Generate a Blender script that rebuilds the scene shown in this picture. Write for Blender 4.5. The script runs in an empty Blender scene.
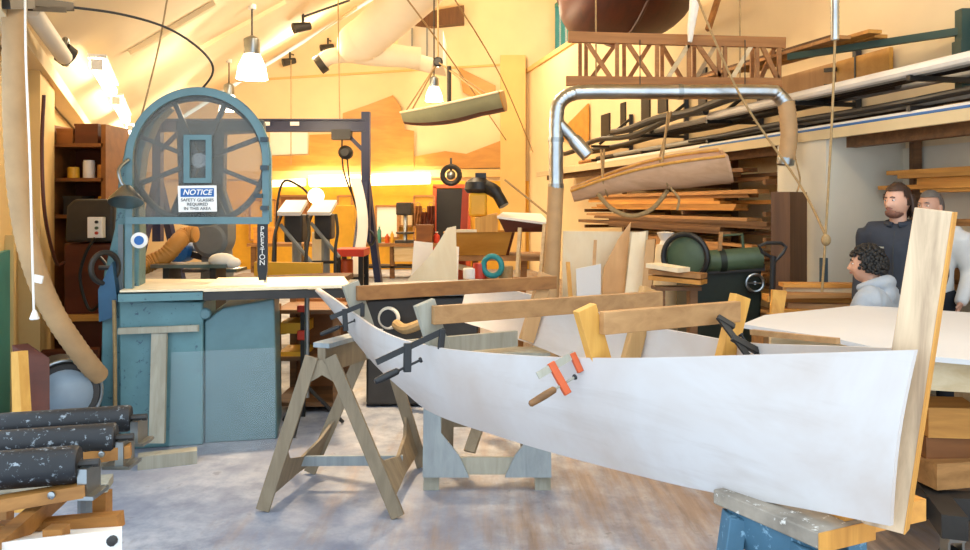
import bpy, bmesh, math, random
from mathutils import Vector, Matrix, Euler, noise
random.seed(7)
V = Vector
PI = math.pi
sc = bpy.context.scene
col = sc.collection
FPX, HOR, EYE = 760.0, 205.0, 1.6

def U(px, py, d):
    """point seen at a photo pixel, d metres in front of the camera"""
    return V(((px - 485) / FPX * d, d, EYE + (HOR - py) / FPX * d))

def UZ(px, py, z):
    """point at height z seen at a photo pixel"""
    return U(px, py, (z - EYE) * FPX / (HOR - py))

# ---------------------------------------------------------------- materials
def srgb(h):
    out = []
    for i in (0, 2, 4):
        c = int(h[i:i + 2], 16) / 255
        out.append(c / 12.92 if c <= .04045 else ((c + .055) / 1.055) ** 2.4)
    return out + [1]

def mul(c, k):
    return [min(1, max(0, x * k)) for x in c[:3]] + [1]

class NT:
    def __init__(s, name):
        s.m = bpy.data.materials.new(name); s.m.use_nodes = True
        s.n = s.m.node_tree.nodes; s.l = s.m.node_tree.links
        s.b = s.n['Principled BSDF']; s.out = s.n['Material Output']
    def add(s, t, **kw):
        x = s.n.new(t)
        for k, v in kw.items():
            if k in x.inputs: x.inputs[k].default_value = v
            else: setattr(x, k, v)
        return x
    def link(s, a, b): s.l.new(a, b)
    def coords(s, scale=(1, 1, 1), kind='Object'):
        tc = s.add('ShaderNodeTexCoord'); mp = s.add('ShaderNodeMapping')
        mp.inputs['Scale'].default_value = scale
        s.link(tc.outputs[kind], mp.inputs['Vector'])
        oi = s.add('ShaderNodeObjectInfo')
        vm = s.add('ShaderNodeVectorMath', operation='SCALE'); vm.inputs[0].default_value = (37, 19, 53)
        s.link(oi.outputs['Random'], vm.inputs['Scale'])
        ad = s.add('ShaderNodeVectorMath', operation='ADD')
        s.link(mp.outputs[0], ad.inputs[0]); s.link(vm.outputs[0], ad.inputs[1])
        return ad.outputs[0]
    def noise(s, vec, scale, detail=4, rough=.55, dist=0):
        t = s.add('ShaderNodeTexNoise'); t.inputs['Scale'].default_value = scale
        t.inputs['Detail'].default_value = detail; t.inputs['Roughness'].default_value = rough
        t.inputs['Distortion'].default_value = dist
        s.link(vec, t.inputs['Vector']); return t.outputs['Fac']
    def ramp(s, fac, stops):
        r = s.add('ShaderNodeValToRGB'); e = r.color_ramp.elements
        while len(e) < len(stops): e.new(.5)
        for el, (p, c) in zip(e, stops): el.position = p; el.color = c
        s.link(fac, r.inputs[0]); return r.outputs[0]
    def mix(s, fac, a, b, mode='MIX'):
        x = s.add('ShaderNodeMix', data_type='RGBA', blend_type=mode)
        for v, i in ((fac, 0), (a, 6), (b, 7)):
            if hasattr(v, 'is_linked'): s.link(v, x.inputs[i])
            else: x.inputs[i].default_value = v
        return x.outputs[2]
    def vary(s, c, amt):
        """per-object brightness"""
        oi = s.add('ShaderNodeObjectInfo')
        mr = s.add('ShaderNodeMapRange'); mr.inputs[3].default_value = 1 - amt; mr.inputs[4].default_value = 1 + amt * .6
        s.link(oi.outputs['Random'], mr.inputs[0])
        h = s.add('ShaderNodeHueSaturation'); s.link(mr.outputs[0], h.inputs['Value']); s.link(c, h.inputs['Color'])
        return h.outputs[0]
    def bump(s, fac, k=.2, d=.01):
        b = s.add('ShaderNodeBump'); b.inputs['Strength'].default_value = k; b.inputs['Distance'].default_value = d
        s.link(fac, b.inputs['Height']); s.link(b.outputs[0], s.b.inputs['Normal'])

def paint(name, h, rough=.5, var=.12, scale=6, metal=0, chips=None, vary=0):
    t = NT(name); c = srgb(h); v = t.coords()
    f = t.noise(v, scale, 5)
    o = t.ramp(f, [(.3, mul(c, 1 - var)), (.7, mul(c, 1 + var * .7))])
    if chips:
        g = t.noise(v, scale * 3.3, 6, .7)
        k = t.ramp(g, [(.585, (0, 0, 0, 1)), (.65, (1, 1, 1, 1))])
        o = t.mix(k, o, srgb(chips))
    if vary: o = t.vary(o, vary)
    t.link(o, t.b.inputs['Base Color'])
    t.b.inputs['Roughness'].default_value = rough; t.b.inputs['Metallic'].default_value = metal
    t.bump(f, .05)
    return t.m

def wood(name, h, h2=None, axis='X', rough=.6, vary=.2, grain=14, knots=False):
    t = NT(name); c = srgb(h); c2 = srgb(h2) if h2 else mul(c, .62)
    s = {'X': (1.1, grain, grain), 'Y': (grain, 1.1, grain), 'Z': (grain, grain, 1.1)}[axis]
    v = t.coords(s)
    f = t.noise(v, 1.3, 6, .6, .6); g = t.noise(t.coords((.9, .9, .9)), 2.2, 3)
    o = t.mix(t.ramp(f, [(.35, (0, 0, 0, 1)), (.72, (1, 1, 1, 1))]), c, c2)
    o = t.mix(.25, o, t.ramp(g, [(.3, mul(c, .8)), (.7, mul(c, 1.15))]))
    if vary: o = t.vary(o, vary)
    t.link(o, t.b.inputs['Base Color']); t.b.inputs['Roughness'].default_value = rough
    t.bump(f, .08, .004)
    return t.m

def glow(name, h, k):
    t = NT(name); t.b.inputs['Base Color'].default_value = srgb(h)
    t.b.inputs['Emission Color'].default_value = srgb(h); t.b.inputs['Emission Strength'].default_value = k
    return t.m

def see_through(name, h, solid, rough=.4):
    t = NT(name); t.b.inputs['Base Color'].default_value = srgb(h); t.b.inputs['Roughness'].default_value = rough
    tr = t.add('ShaderNodeBsdfTransparent'); mx = t.add('ShaderNodeMixShader'); mx.inputs[0].default_value = solid
    t.link(tr.outputs[0], mx.inputs[1]); t.link(t.b.outputs[0], mx.inputs[2]); t.link(mx.outputs[0], t.out.inputs[0])
    return t.m

def floor_mat():
    t = NT('worn_floor'); v = t.coords()
    a = t.noise(v, .9, 6, .62, .4); b = t.noise(v, 5.5, 6, .68); c = t.noise(t.coords((2.2, .45, 1)), 3.2, 5, .65)
    o = t.ramp(b, [(.3, srgb('757b8b')), (.5, srgb('a0a6b3')), (.72, srgb('c6c9cf'))])
    o = t.mix(t.ramp(a, [(.42, (0, 0, 0, 1)), (.62, (.75, .75, .75, 1))]), o, srgb('7e8598'))
    # brown streaks mixed in, stronger towards the right of the room
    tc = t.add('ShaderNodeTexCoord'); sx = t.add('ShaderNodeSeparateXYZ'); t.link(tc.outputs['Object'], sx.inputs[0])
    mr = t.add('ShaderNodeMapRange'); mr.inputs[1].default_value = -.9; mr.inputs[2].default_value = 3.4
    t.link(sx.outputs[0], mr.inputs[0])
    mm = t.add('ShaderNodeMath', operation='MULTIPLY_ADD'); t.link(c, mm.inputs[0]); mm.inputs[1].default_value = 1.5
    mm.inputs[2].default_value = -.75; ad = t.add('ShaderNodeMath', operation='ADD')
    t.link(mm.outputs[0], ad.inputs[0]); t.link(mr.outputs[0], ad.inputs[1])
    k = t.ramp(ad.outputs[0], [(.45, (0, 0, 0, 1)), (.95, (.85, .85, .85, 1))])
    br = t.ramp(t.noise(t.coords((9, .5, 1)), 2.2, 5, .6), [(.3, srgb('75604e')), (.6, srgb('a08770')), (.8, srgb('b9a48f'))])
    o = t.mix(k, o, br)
    # dark blots and seams between sheets
    d = t.noise(v, 11, 3, .6)
    o = t.mix(t.ramp(d, [(.66, (0, 0, 0, 1)), (.74, (.5, .5, .5, 1))]), o, srgb('5c5a5c'))
    t.link(o, t.b.inputs['Base Color']); t.b.inputs['Roughness'].default_value = .55
    t.bump(b, .1)
    return t.m

def ply_mat(name, h, h2, axis=(1, 1, 1)):
    t = NT(name); v = t.coords(axis)
    a = t.noise(v, 1.6, 5, .6, .8); b = t.noise(t.coords((1.2, 1.2, 9)), 1.4, 6, .62, .5)
    o = t.ramp(a, [(.3, srgb(h)), (.72, srgb(h2))])
    o = t.mix(t.ramp(b, [(.52, (0, 0, 0, 1)), (.72, (.35, .35, .35, 1))]), o, mul(srgb(h2), .8))
    t.link(o, t.b.inputs['Base Color']); t.b.inputs['Roughness'].default_value = .5
    return t.m

M = {
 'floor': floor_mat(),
 'cream': paint('cream_plaster', 'ecd7ae', .8, .05, 1.5),
 'ochre': paint('ochre_plaster', 'e0bd7c', .8, .06, 1.5),
 'pale_wall': paint('pale_plaster', 'd9d3c0', .8, .06, 2),
 'ceiling': paint('cream_boarding', 'ecd9b4', .8, .05, .7),
 'blue': paint('machine_blue', '60898f', .45, .13, 7, chips='3f5b6c'),
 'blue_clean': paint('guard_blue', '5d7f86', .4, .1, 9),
 'blue_dark': paint('dark_steel', '37474f', .5, .15, 6),  # dark blue-grey of the wheel, casting and hinges
 'steel': paint('bare_steel', '9aa0a2', .3, .12, 9, 1),
 'duct': paint('galvanised', 'b4b8ba', .28, .18, 7, 1),
 'duct_white': paint('duct_white', 'ece4d2', .6, .05, 2),
 'duct_grey': paint('duct_grey', 'cfcac0', .5, .06, 2),
 'black': paint('black_metal', '17181a', .45, .2, 9),
 'black_rub': paint('black_roller', '14171c', .48, .35, 12, chips='8f9aa2'),
 'iron': paint('dark_iron', '2e2b28', .5, .25, 8),
 'gantry': paint('gantry_blue', '15224a', .4, .12, 5),
 'white': paint('white_paint', 'f1efe9', .5, .03, 4),
 'paper': paint('white_board', 'f6f3ec', .7, .02, 4),
 'plank': ply_mat('boat_ply', 'cdcac8', 'b9a99d'),
 'hull_in': ply_mat('boat_ply_inner', 'd6d2ce', 'c6b8ab'),
 'prime': paint('primed_panel', 'd2d0ce', .6, .04, 1.5),
 'stem': wood('pale_stem', 'dcbf9a', '80624a', 'Z', .6, .05),
 'stem_side': wood('orange_side', 'd99b45', 'a86a24', 'Z', .5, .05),
 'oak': wood('frame_wood', 'bb8f5d', '8e6237', 'X', .6, .1),
 'oakz': wood('frame_wood_up', 'd3a76c', 'a87f4b', 'Z', .6, .12),
 'pine': wood('yellow_pine', 'e0a94f', 'bb7d2c', 'Z', .55, .1),
 'greyply': wood('grey_ply', 'a9a595', '87826f', 'Z', .7, .06),
 'trestle': wood('trestle_ply', '8f8068', '6b5c48', 'Z', .7, .1),
 'trestle_face': wood('trestle_face', '9ba3a5', '7d8588', 'Z', .6, .08),
 'board': wood('board_tan', 'b9864f', '7f5528', 'X', .65, .35),
 'board2': wood('board_brown', '7d5733', '4b3019', 'X', .65, .35),
 'board3': wood('board_gold', 'd79a47', 'a8692a', 'X', .6, .25),
 'board4': wood('board_pale', 'e3cfa9', 'c5a877', 'X', .65, .2),
 'amber': wood('amber_ply', 'cc9540', 'b0762a', 'X', .45, .1, 5),
 'beam': wood('truss_wood', 'a8733d', '7c4d22', 'X', .6, .15),
 'rail': wood('stand_wood', 'b8803f', '85551f', 'X', .55, .15),
 'timber': wood('dark_post', '6e4a2b', '4a2e18', 'Z', .6, .1),
 'hull_dark': wood('varnished_hull', '561e0c', '2b0d05', 'Y', .5, .05, 7),
 'hull_pink': wood('pale_hull', 'cfa988', 'b08963', 'X', .5, .05, 8),
 'redbrown': wood('redbrown_sheet', '5f2812', '3a160a', 'X', .5, .15, 5),
 'cupboard': wood('cupboard', '8a5526', '5e3613', 'X', .55, .15, 6),
 'palewood': wood('pale_panel', 'f5e6c6', 'e6cfa4', 'Z', .6, .06, 5),
 'tanwood': wood('tan_panel', 'd2a672', 'b68a55', 'Z', .6, .08, 5),
 'yellow': paint('yellow_paint', 'e2ac2f', .5, .1, 5),
 'red': paint('red_paint', 'c23a24', .45, .12, 6),
 'redorange': paint('red_orange_paint', 'c4532a', .45, .12, 6),
 'orange': paint('clamp_orange', 'c9551f', .4, .12, 8),
 'handle': wood('handle_wood', '8d6234', '5a3a1b', 'X', .5, .05),
 'hose': paint('beige_hose', 'b89468', .65, .12, 8),
 'hose_o': paint('orange_hose', 'c98f45', .6, .1, 8),
 'rope': paint('rope', 'a58a60', .9, .2, 30),
 'cord_white': paint('white_cord', 'eeeae2', .7, .05, 30),
 'green': paint('machine_green', '4d5f45', .45, .2, 6),
 'green_dark': paint('machine_green_dark', '20291f', .5, .2, 6),
 'grey': paint('machine_grey', '7d8487', .5, .12, 5),
 'pipe_white': paint('pipe_white', 'e6e2da', .45, .06, 4),
 'pipe_grey': paint('pipe_grey', '9c9a94', .45, .12, 4),
 'teal': paint('teal_door', '3f8a83', .5, .1, 4),
 'teal_tape': paint('teal_tape', '2a8f96', .5, .05, 4),
 'olive': paint('olive_hull', '8d9175', .6, .1, 4),
 'splat': paint('splattered_top', '94897a', .7, .45, 9, chips='e9e4da'),
 'blue_leg': paint('trestle_blue', '42697f', .6, .15, 8, chips='83a7bb'),
 'plexi': see_through('clear_acrylic', 'dfeaf0', .06, .12),
 'mesh': see_through('guard_mesh', '8a8880', .3, .5),
 'pane': see_through('window_pane', '9bc4e0', .2, .05),
 'sign_blue': paint('sign_blue', '1f62a8', .5, .04, 5),
 'lip_beige': paint('ledge_beige', 'c9b892', .6, .08, 3),
 'upright_green': paint('upright_green', '2b443c', .5, .1, 6),
 'tank_blue': paint('tank_blue', '2c5674', .5, .15, 6),
 'motor_grey': paint('motor_grey', '8798a6', .45, .12, 6),
 'stubble': paint('stubble', '7d5342', .8, .25, 60),
 'ink': paint('ink', '26292c', .6, .05, 5),
 'skin': paint('skin', 'd09f85', .5, .05, 20),
 'jacket': paint('navy_jacket', '2e333d', .85, .12, 14),
 'trousers': paint('dark_trousers', '24262c', .85, .12, 14),
 'hoodie': paint('grey_hoodie', '9fa6ae', .9, .08, 14),
 'shirt': paint('pale_shirt', 'dcdcd8', .85, .05, 14),
 'hair': paint('brown_hair', '3a2519', .6, .3, 40),
 'hair_black': paint('black_hair', '14100e', .6, .3, 40),
 'hair_grey': paint('grey_hair', '6d6862', .6, .25, 40),
 'lip': paint('lip', 'a8685a', .5, .05, 20),
 'eye_w': paint('eye_white', 'ece8e2', .3, .02, 20),
 'shoe': paint('shoe', '2b2622', .6, .1, 20),
 'glow': glow('lamp_glass', 'fff0d8', 6),
 'tube': glow('tube_glow', 'fff0d4', 14),
 'tube_back': glow('tube_glow_warm', 'ffe0a8', 4),
}

# ---------------------------------------------------------------- mesh builder
class MB:
    def __init__(s): s.bm = bmesh.new()
    def face(s, pts):
        vs = [s.bm.verts.new(p) for p in pts]
        return s.bm.faces.new(vs)
    def box(s, c, size, rot=None):
        r = Matrix.Identity(3)
        if rot is not None: r = rot if isinstance(rot, Matrix) else Euler(rot).to_matrix()
        c = V(c); h = V(size) / 2; vs = []
        for x in (-1, 1):
            for y in (-1, 1):
                for z in (-1, 1): vs.append(s.bm.verts.new(c + r @ V((x * h.x, y * h.y, z * h.z))))
        for f in ((0, 1, 3, 2), (4, 6, 7, 5), (0, 4, 5, 1), (2, 3, 7, 6), (0, 2, 6, 4), (1, 5, 7, 3)):
            s.bm.faces.new([vs[i] for i in f])
        return s
    def beam(s, a, b, w, h, up=(0, 0, 1)):
        """square bar from a to b: w across, h along up"""
        a, b = V(a), V(b); x = (b - a).normalized(); u = V(up)
        if abs(x.dot(u)) > .98: u = V((0, 1, 0))
        y = u.cross(x).normalized(); z = x.cross(y)
        return s.box((a + b) / 2, ((b - a).length, w, h), Matrix((x, y, z)).transposed())
    def prism(s, pts, vec):
        a = [s.bm.verts.new(V(p)) for p in pts]; b = [s.bm.verts.new(V(p) + V(vec)) for p in pts]; n = len(a)
        s.bm.faces.new(a[::-1]); s.bm.faces.new(b)
        for i in range(n): s.bm.faces.new((a[i], a[(i + 1) % n], b[(i + 1) % n], b[i]))
        return s
    def tube(s, pts, r, n=10, closed=False, caps=True):
        pts = [V(p) for p in pts]; N = len(pts); rings = []
        rad = r if hasattr(r, '__len__') else [r] * N
        u = None
        for i, p in enumerate(pts):
            t = (pts[(i + 1) % N] - pts[i - 1]) if closed else (pts[min(i + 1, N - 1)] - pts[max(i - 1, 0)])
            t.normalize()
            if u is None: u = t.orthogonal().normalized()
            u = (u - t * u.dot(t))
            u = u.normalized() if u.length > 1e-6 else t.orthogonal().normalized()
            w = t.cross(u)
            rings.append([s.bm.verts.new(p + (u * math.cos(2 * PI * k / n) + w * math.sin(2 * PI * k / n)) * rad[i]) for k in range(n)])
        for i in range(N if closed else N - 1):
            A, B = rings[i], rings[(i + 1) % N]
            for k in range(n): s.bm.faces.new((A[k], A[(k + 1) % n], B[(k + 1) % n], B[k]))
        if caps and not closed:
            s.bm.faces.new(rings[0][::-1]); s.bm.faces.new(rings[-1])
        return s
    def lathe(s, prof, c=(0, 0, 0), axis=(0, 0, 1), n=24):
        """prof: (radius, height) pairs along axis from c"""
        c = V(c); ax = V(axis).normalized(); u = ax.orthogonal().normalized(); w = ax.cross(u); rings = []
        for r, h in prof:
            r = max(r, 1e-4)
            rings.append([s.bm.verts.new(c + ax * h + (u * math.cos(2 * PI * k / n) + w * math.sin(2 * PI * k / n)) * r) for k in range(n)])
        for A, B in zip(rings, rings[1:]):
            for k in range(n): s.bm.faces.new((A[k], A[(k + 1) % n], B[(k + 1) % n], B[k]))
        s.bm.faces.new(rings[0][::-1]); s.bm.faces.new(rings[-1])
        return s
    def ball(s, c, r, sc=(1, 1, 1), n=14, rot=None):
        m = Matrix.Translation(V(c)) @ (Euler(rot).to_matrix().to_4x4() if rot else Matrix.Identity(4)) @ Matrix.Diagonal((*sc, 1))
        bmesh.ops.create_uvsphere(s.bm, u_segments=n, v_segments=max(6, n * 2 // 3), radius=r, matrix=m); return s
    def ring(s, c, R, r, axis=(0, 1, 0), n=32, k=8):
        c = V(c); ax = V(axis).normalized(); u = ax.orthogonal().normalized(); w = ax.cross(u)
        return s.tube([c + (u * math.cos(2 * PI * i / n) + w * math.sin(2 * PI * i / n)) * R for i in range(n)], r, k, True)
    def grid(s, rows):
        g = [[s.bm.verts.new(V(p)) for p in row] for row in rows]
        for A, B in zip(g, g[1:]):
            for k in range(len(A) - 1): s.bm.faces.new((A[k], A[k + 1], B[k + 1], B[k]))
        return s
    def slab(s, rows, off):
        """sheet of thickness: rows of points, off a vector or a function of the point index"""
        f = off if callable(off) else (lambda i, j: V(off))
        a = [[s.bm.verts.new(V(p)) for p in r] for r in rows]
        b = [[s.bm.verts.new(V(p) + f(i, j)) for j, p in enumerate(r)] for i, r in enumerate(rows)]
        R, C = len(rows), len(rows[0])
        for i in range(R - 1):
            for j in range(C - 1):
                s.bm.faces.new((a[i][j], a[i][j + 1], a[i + 1][j + 1], a[i + 1][j]))
                s.bm.faces.new((b[i][j], b[i + 1][j], b[i + 1][j + 1], b[i][j + 1]))
        for j in range(C - 1):
            s.bm.faces.new((a[0][j], b[0][j], b[0][j + 1], a[0][j + 1])); s.bm.faces.new((a[-1][j], a[-1][j + 1], b[-1][j + 1], b[-1][j]))
        for i in range(R - 1):
            s.bm.faces.new((a[i][0], a[i + 1][0], b[i + 1][0], b[i][0])); s.bm.faces.new((a[i][-1], b[i][-1], b[i + 1][-1], a[i + 1][-1]))
        return s

def spline(pts, n=8):
    """Catmull-Rom through points"""
    P = [V(p) for p in pts]; out = []
    for i in range(len(P) - 1):
        a, b, c, d = P[max(i - 1, 0)], P[i], P[i + 1], P[min(i + 2, len(P) - 1)]
        for k in range(n):
            t = k / n
            out.append(.5 * ((2 * b) + (c - a) * t + (2 * a - 5 * b + 4 * c - d) * t * t + (3 * b - a - 3 * c + d) * t ** 3))
    return out + [P[-1]]

def tag(o, label=None, cat=None, group=None, kind=None):
    for k, v in (('label', label), ('category', cat), ('group', group), ('kind', kind)):
        if v: o[k] = v
    return o

def thing(name, loc, label, cat, group=None):
    o = bpy.data.objects.new(name, None); o.empty_display_size = .1; o.location = loc; col.objects.link(o)
    return tag(o, label, cat, group)

def root_of(o):
    p = V((0, 0, 0))
    while o: p += o.location; o = o.parent
    return p

def put(name, mb, mat, parent=None, label=None, cat=None, group=None, kind=None, bevel=0, sharp=35):
    """link a builder as one mesh object; points are in world space"""
    bm = mb.bm if isinstance(mb, MB) else mb
    bmesh.ops.recalc_face_normals(bm, faces=bm.faces)
    if parent: org = root_of(parent)
    else:
        xs = [v.co for v in bm.verts]
        lo = V([min(p[i] for p in xs) for i in range(3)]); hi = V([max(p[i] for p in xs) for i in range(3)])
        org = V(((lo.x + hi.x) / 2, (lo.y + hi.y) / 2, lo.z))
    bmesh.ops.translate(bm, verts=bm.verts, vec=-org)
    me = bpy.data.meshes.new(name); bm.to_mesh(me); bm.free()
    for p in me.polygons: p.use_smooth = True
    me.set_sharp_from_angle(angle=math.radians(sharp))
    me.materials.append(M[mat] if isinstance(mat, str) else mat)
    o = bpy.data.objects.new(name, me); col.objects.link(o)
    if parent: o.parent = parent
    else: o.location = org
    if bevel:
        b = o.modifiers.new('bevel', 'BEVEL'); b.width = bevel; b.segments = 2; b.limit_method = 'ANGLE'
    return tag(o, label, cat, group, kind)

def words(name, txt, size, pos, mat, parent, right=(1, 0, 0), up=(0, 0, 1), shear=0, bold=0, sx=1):
    c = bpy.data.curves.new(name, 'FONT'); c.body = txt; c.size = size; c.align_x = 'CENTER'; c.align_y = 'CENTER'
    c.shear = shear; c.offset = bold; c.extrude = .0008
    t = bpy.data.objects.new(name, c); col.objects.link(t)
    me = bpy.data.meshes.new_from_object(t.evaluated_get(bpy.context.evaluated_depsgraph_get()))
    bpy.data.objects.remove(t)
    x = V(right).normalized(); y = V(up).normalized(); z = x.cross(y)
    R = Matrix((x * sx, y, z)).transposed().to_4x4()
    me.transform(Matrix.Translation(V(pos) - root_of(parent)) @ R)
    me.materials.clear(); me.materials.append(M[mat])
    o = bpy.data.objects.new(name, me); col.objects.link(o); o.parent = parent
    return o

def copy_tree(o, parent=None):
    c = o.copy(); col.objects.link(c)
    if parent: c.parent = parent
    for ch in o.children: copy_tree(ch, c)
    return c
# ================================================================ the room
def LW(y, off=0, z=0):
    """left wall line, off metres into the room"""
    return V((-.93 - .448 * y + off * .912, y + off * .409, z))
def RW(y, off=0, z=0):
    """right wall line, off metres into the room"""
    return V((5.2 - .217 * y - off * .977, y - off * .212, z))
def ceil_z(x, y): return (50.6 * x + 22.7 * y + 265.6) / 81.65
def ceil_hit(px, py):
    a, c = (px - 485) / FPX, (HOR - py) / FPX
    t = (265.6 - 130.64) / (81.65 * c - 50.6 * a - 22.7)
    return U(px, py, t)

BACK = 19.0
def at(px, d): return (px - 485) / FPX * d
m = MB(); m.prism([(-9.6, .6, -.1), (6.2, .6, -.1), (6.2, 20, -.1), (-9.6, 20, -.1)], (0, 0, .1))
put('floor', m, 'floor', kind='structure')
m = MB()
cp = [LW(3.4, -.1), LW(20.2, -.1), V((4.5, 20.2, 0)), V((7, 3.4, 0))]
cp = [V((p.x, p.y, ceil_z(p.x, p.y))) for p in cp]
m.prism(cp, (0, 0, .15)); put('ceiling', m, 'ceiling', kind='structure')
m = MB(); m.prism([LW(4.3), LW(19.3), LW(19.3, -.15), LW(4.3, -.15)], (0, 0, 2.6)); put('wall_left', m, 'ochre', kind='structure')
m = MB(); m.prism([(-9.6, BACK, 0), (4.4, BACK, 0), (4.4, BACK, 9.6), (-.9, BACK, 7.9), (-9.4, BACK, 2.6)], (0, .15, 0))
put('wall_back', m, 'cream', kind='structure')
m = MB(); m.prism([RW(.6), RW(19), RW(19, -.15), RW(.6, -.15)], (0, 0, 5.0)); put('wall_right', m, 'cream', kind='structure')
# upper right wall, set back above a ledge, with a window
UP0 = -.7
wa, wb = RW(17.8, UP0), RW(18.8, UP0)
m = MB()
for (a, b, z0, z1) in ((.6, 17.8, 5.0, 9.6), (18.8, 19, 5.0, 9.6), (17.8, 18.8, 5.0, 5.35), (17.8, 18.8, 6.6, 9.6)):
    m.prism([RW(a, UP0, z0), RW(b, UP0, z0), RW(b, UP0 - .15, z0), RW(a, UP0 - .15, z0)], (0, 0, z1 - z0))
put('wall_right_upper', m, 'cream', kind='structure')
m = MB(); m.prism([RW(.6, .06, 4.9), RW(19, .06, 4.9), RW(19, UP0, 4.9), RW(.6, UP0, 4.9)], (0, 0, .1)); put('trim_1', m, 'ochre', kind='structure')
w = thing('window_1', RW(18.3, UP0, 5.35), None, None); w['kind'] = 'structure'
m = MB()
for y in (17.84, 18.3, 18.76): m.beam(RW(y, UP0 + .02, 5.35), RW(y, UP0 + .02, 6.6), .1, .1)
for z in (5.4, 6.56): m.beam(RW(17.8, UP0 + .02, z), RW(18.8, UP0 + .02, z), .1, .1)
put('window_frame', m, 'teal', w)
m = MB(); m.prism([RW(17.8, UP0, 5.36), RW(18.8, UP0, 5.36), RW(18.8, UP0 - .02, 5.36), RW(17.8, UP0 - .02, 5.36)], (0, 0, 1.2)); put('window_pane', m, 'pane', w)
# pilasters and trims
m = MB(); m.prism([RW(6.75, 0), RW(7.45, 0), RW(7.45, .8), RW(6.75, .8)], (0, 0, 2.2)); put('trim_2', m, 'pale_wall', kind='structure')
m = MB(); m.prism([LW(5.6, 0), LW(6.5, 0), LW(6.5, .14), LW(5.6, .14)], (0, 0, 2.6)); put('trim_3', m, 'ochre', kind='structure')
m = MB(); m.beam(LW(3.3, .1, 2.66), LW(18.9, .1, 2.66), .16, .12); put('trim_4', m, 'cream', kind='structure')
m = MB(); m.beam((-8.5, BACK - .06, 2.32), (.9, BACK - .06, 2.4), .12, .2); put('trim_5', m, 'ochre', kind='structure')
m = MB(); m.beam((-7.3, BACK - .03, 4.63), (.4, BACK - .03, 5.1), .05, .05); put('trim_6', m, 'ochre', kind='structure')
# corner post where the back wall meets the right wall, yellow lower panelling at the back
m = MB(); m.prism([(.38, BACK, 0), (1.0, BACK, 0), (1.0, BACK - .25, 0), (.38, BACK - .25, 0)], (0, 0, 5.3)); put('trim_7', m, 'ochre', kind='structure')
m = MB(); m.box((-2.6, BACK - .03, 1.1), (8.8, .06, 2.2)); put('trim_8', m, 'yellow', kind='structure')
d = thing('door_1', (-.55, BACK - .07, 0), None, None); d['kind'] = 'structure'
m = MB(); m.box((-.85, BACK - .09, 1.0), (.75, .05, 2.0)); put('door_panel', m, 'black', d)
m = MB(); m.box((-1.25, BACK - .1, 1.03), (.09, .1, 2.06)).box((-.42, BACK - .1, 1.03), (.12, .1, 2.06)).box((-.83, BACK - .1, 2.07), (.92, .1, .09)); put('door_frame', m, 'redorange', d)
d = thing('door_2', LW(4.7, .02, 0), None, None); d['kind'] = 'structure'
m = MB(); m.prism([LW(4.3, .0), LW(5.06, .0), LW(5.06, .03), LW(4.3, .03)], (0, 0, 1.3)); put('door_panel', m, 'teal', d)
m = MB(); m.prism([LW(5.06, .0), LW(5.16, .0), LW(5.16, .05), LW(5.06, .05)], (0, 0, 1.4)); put('door_frame', m, 'ochre', d)
# narrow dark slots high in the right wall
for i, (a, b, z0, z1) in enumerate(((13.6, 14.0, 2.85, 3.25), (12.9, 13.1, 2.95, 3.35), (11.95, 12.25, 2.95, 3.4), (11.35, 11.65, 3.0, 3.45), (10.2, 10.4, 2.95, 3.45))):
    m = MB(); m.prism([RW(a, .0, z0), RW(b, .0, z0), RW(b, .03, z0), RW(a, .03, z0)], (0, 0, z1 - z0)); put('window_%d' % (i + 2), m, 'black', kind='structure')

# ================================================================ big blue bandsaw
# saw plane: photo pixels at 5 m
SD, ST = 5.06, math.radians(12)
SR, SF = V((math.cos(ST), math.sin(ST), 0)), V((-math.sin(ST), math.cos(ST), 0))
SC = U(198, 205, SD)
def S(px, py, dy=0):
    """photo pixel on the front plane of the saw, then dy behind it"""
    r = U(px, py, 1) - V((0, 0, EYE)); t = SC.dot(SF) - 0
    k = (V((SC.x, SC.y, 0)).dot(SF)) / V((r.x, r.y, 0)).dot(SF)
    return V((0, 0, EYE)) + r * k + SF * dy
saw = thing('bandsaw', (-1.93, 5.3, 0), 'huge old blue bandsaw with round mesh wheel guard and NOTICE sign', 'bandsaw')
m = MB()
# lower body: two cabinets
m.prism([S(119, 300), S(203, 302), S(203, 448), S(119, 448)], SF * .62); lb = put('base_cabinet', m, 'blue', saw, bevel=.012)
for p in lb.data.vertices: 
    if p.co.z < .12: p.co.z = 0
m = MB(); m.prism([S(203.5, 322, .03), S(222, 309, .03), S(274, 299, .03), S(277, 448, .03), S(203.5, 448, .03)], SF * .6); rb = put('wheel_cabinet', m, 'blue_clean', saw, bevel=.012)
for p in rb.data.vertices:
    if p.co.z < .12: p.co.z = 0
m = MB(); m.prism([S(100, 310, .05), S(118.5, 300, .05), S(118.5, 450, .05), S(97, 450, .05)], SF * .7); c = put('side_column', m, 'blue', saw, bevel=.01)
for p in c.data.vertices:
    if p.co.z < .12: p.co.z = 0
m = MB(); m.lathe([(.035, 0), (.04, .02), (.03, .035)], S(205, 314, .03), -SF, 16); put('knob', m, 'blue_clean', saw)
# frame behind the guard: curved spine
m = MB()
m.prism([S(x, y, .13) for x, y in ((118, 302), (134, 302), (135, 232), (133, 190), (138, 150), (150, 120), (166, 104), (152, 103), (136, 112), (121, 140), (113, 180), (109, 230), (98, 275), (96, 330), (118, 330))], SF * .2); put('spine', m, 'blue', saw, bevel=.01)
m = MB(); m.prism([S(x, y, .16) for x, y in ((171, 118), (262, 117), (262, 128), (221, 130), (220, 190), (232, 224), (160, 224), (174, 190))], SF * .2); put('upper_casting', m, 'blue_dark', saw, bevel=.01)
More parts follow.
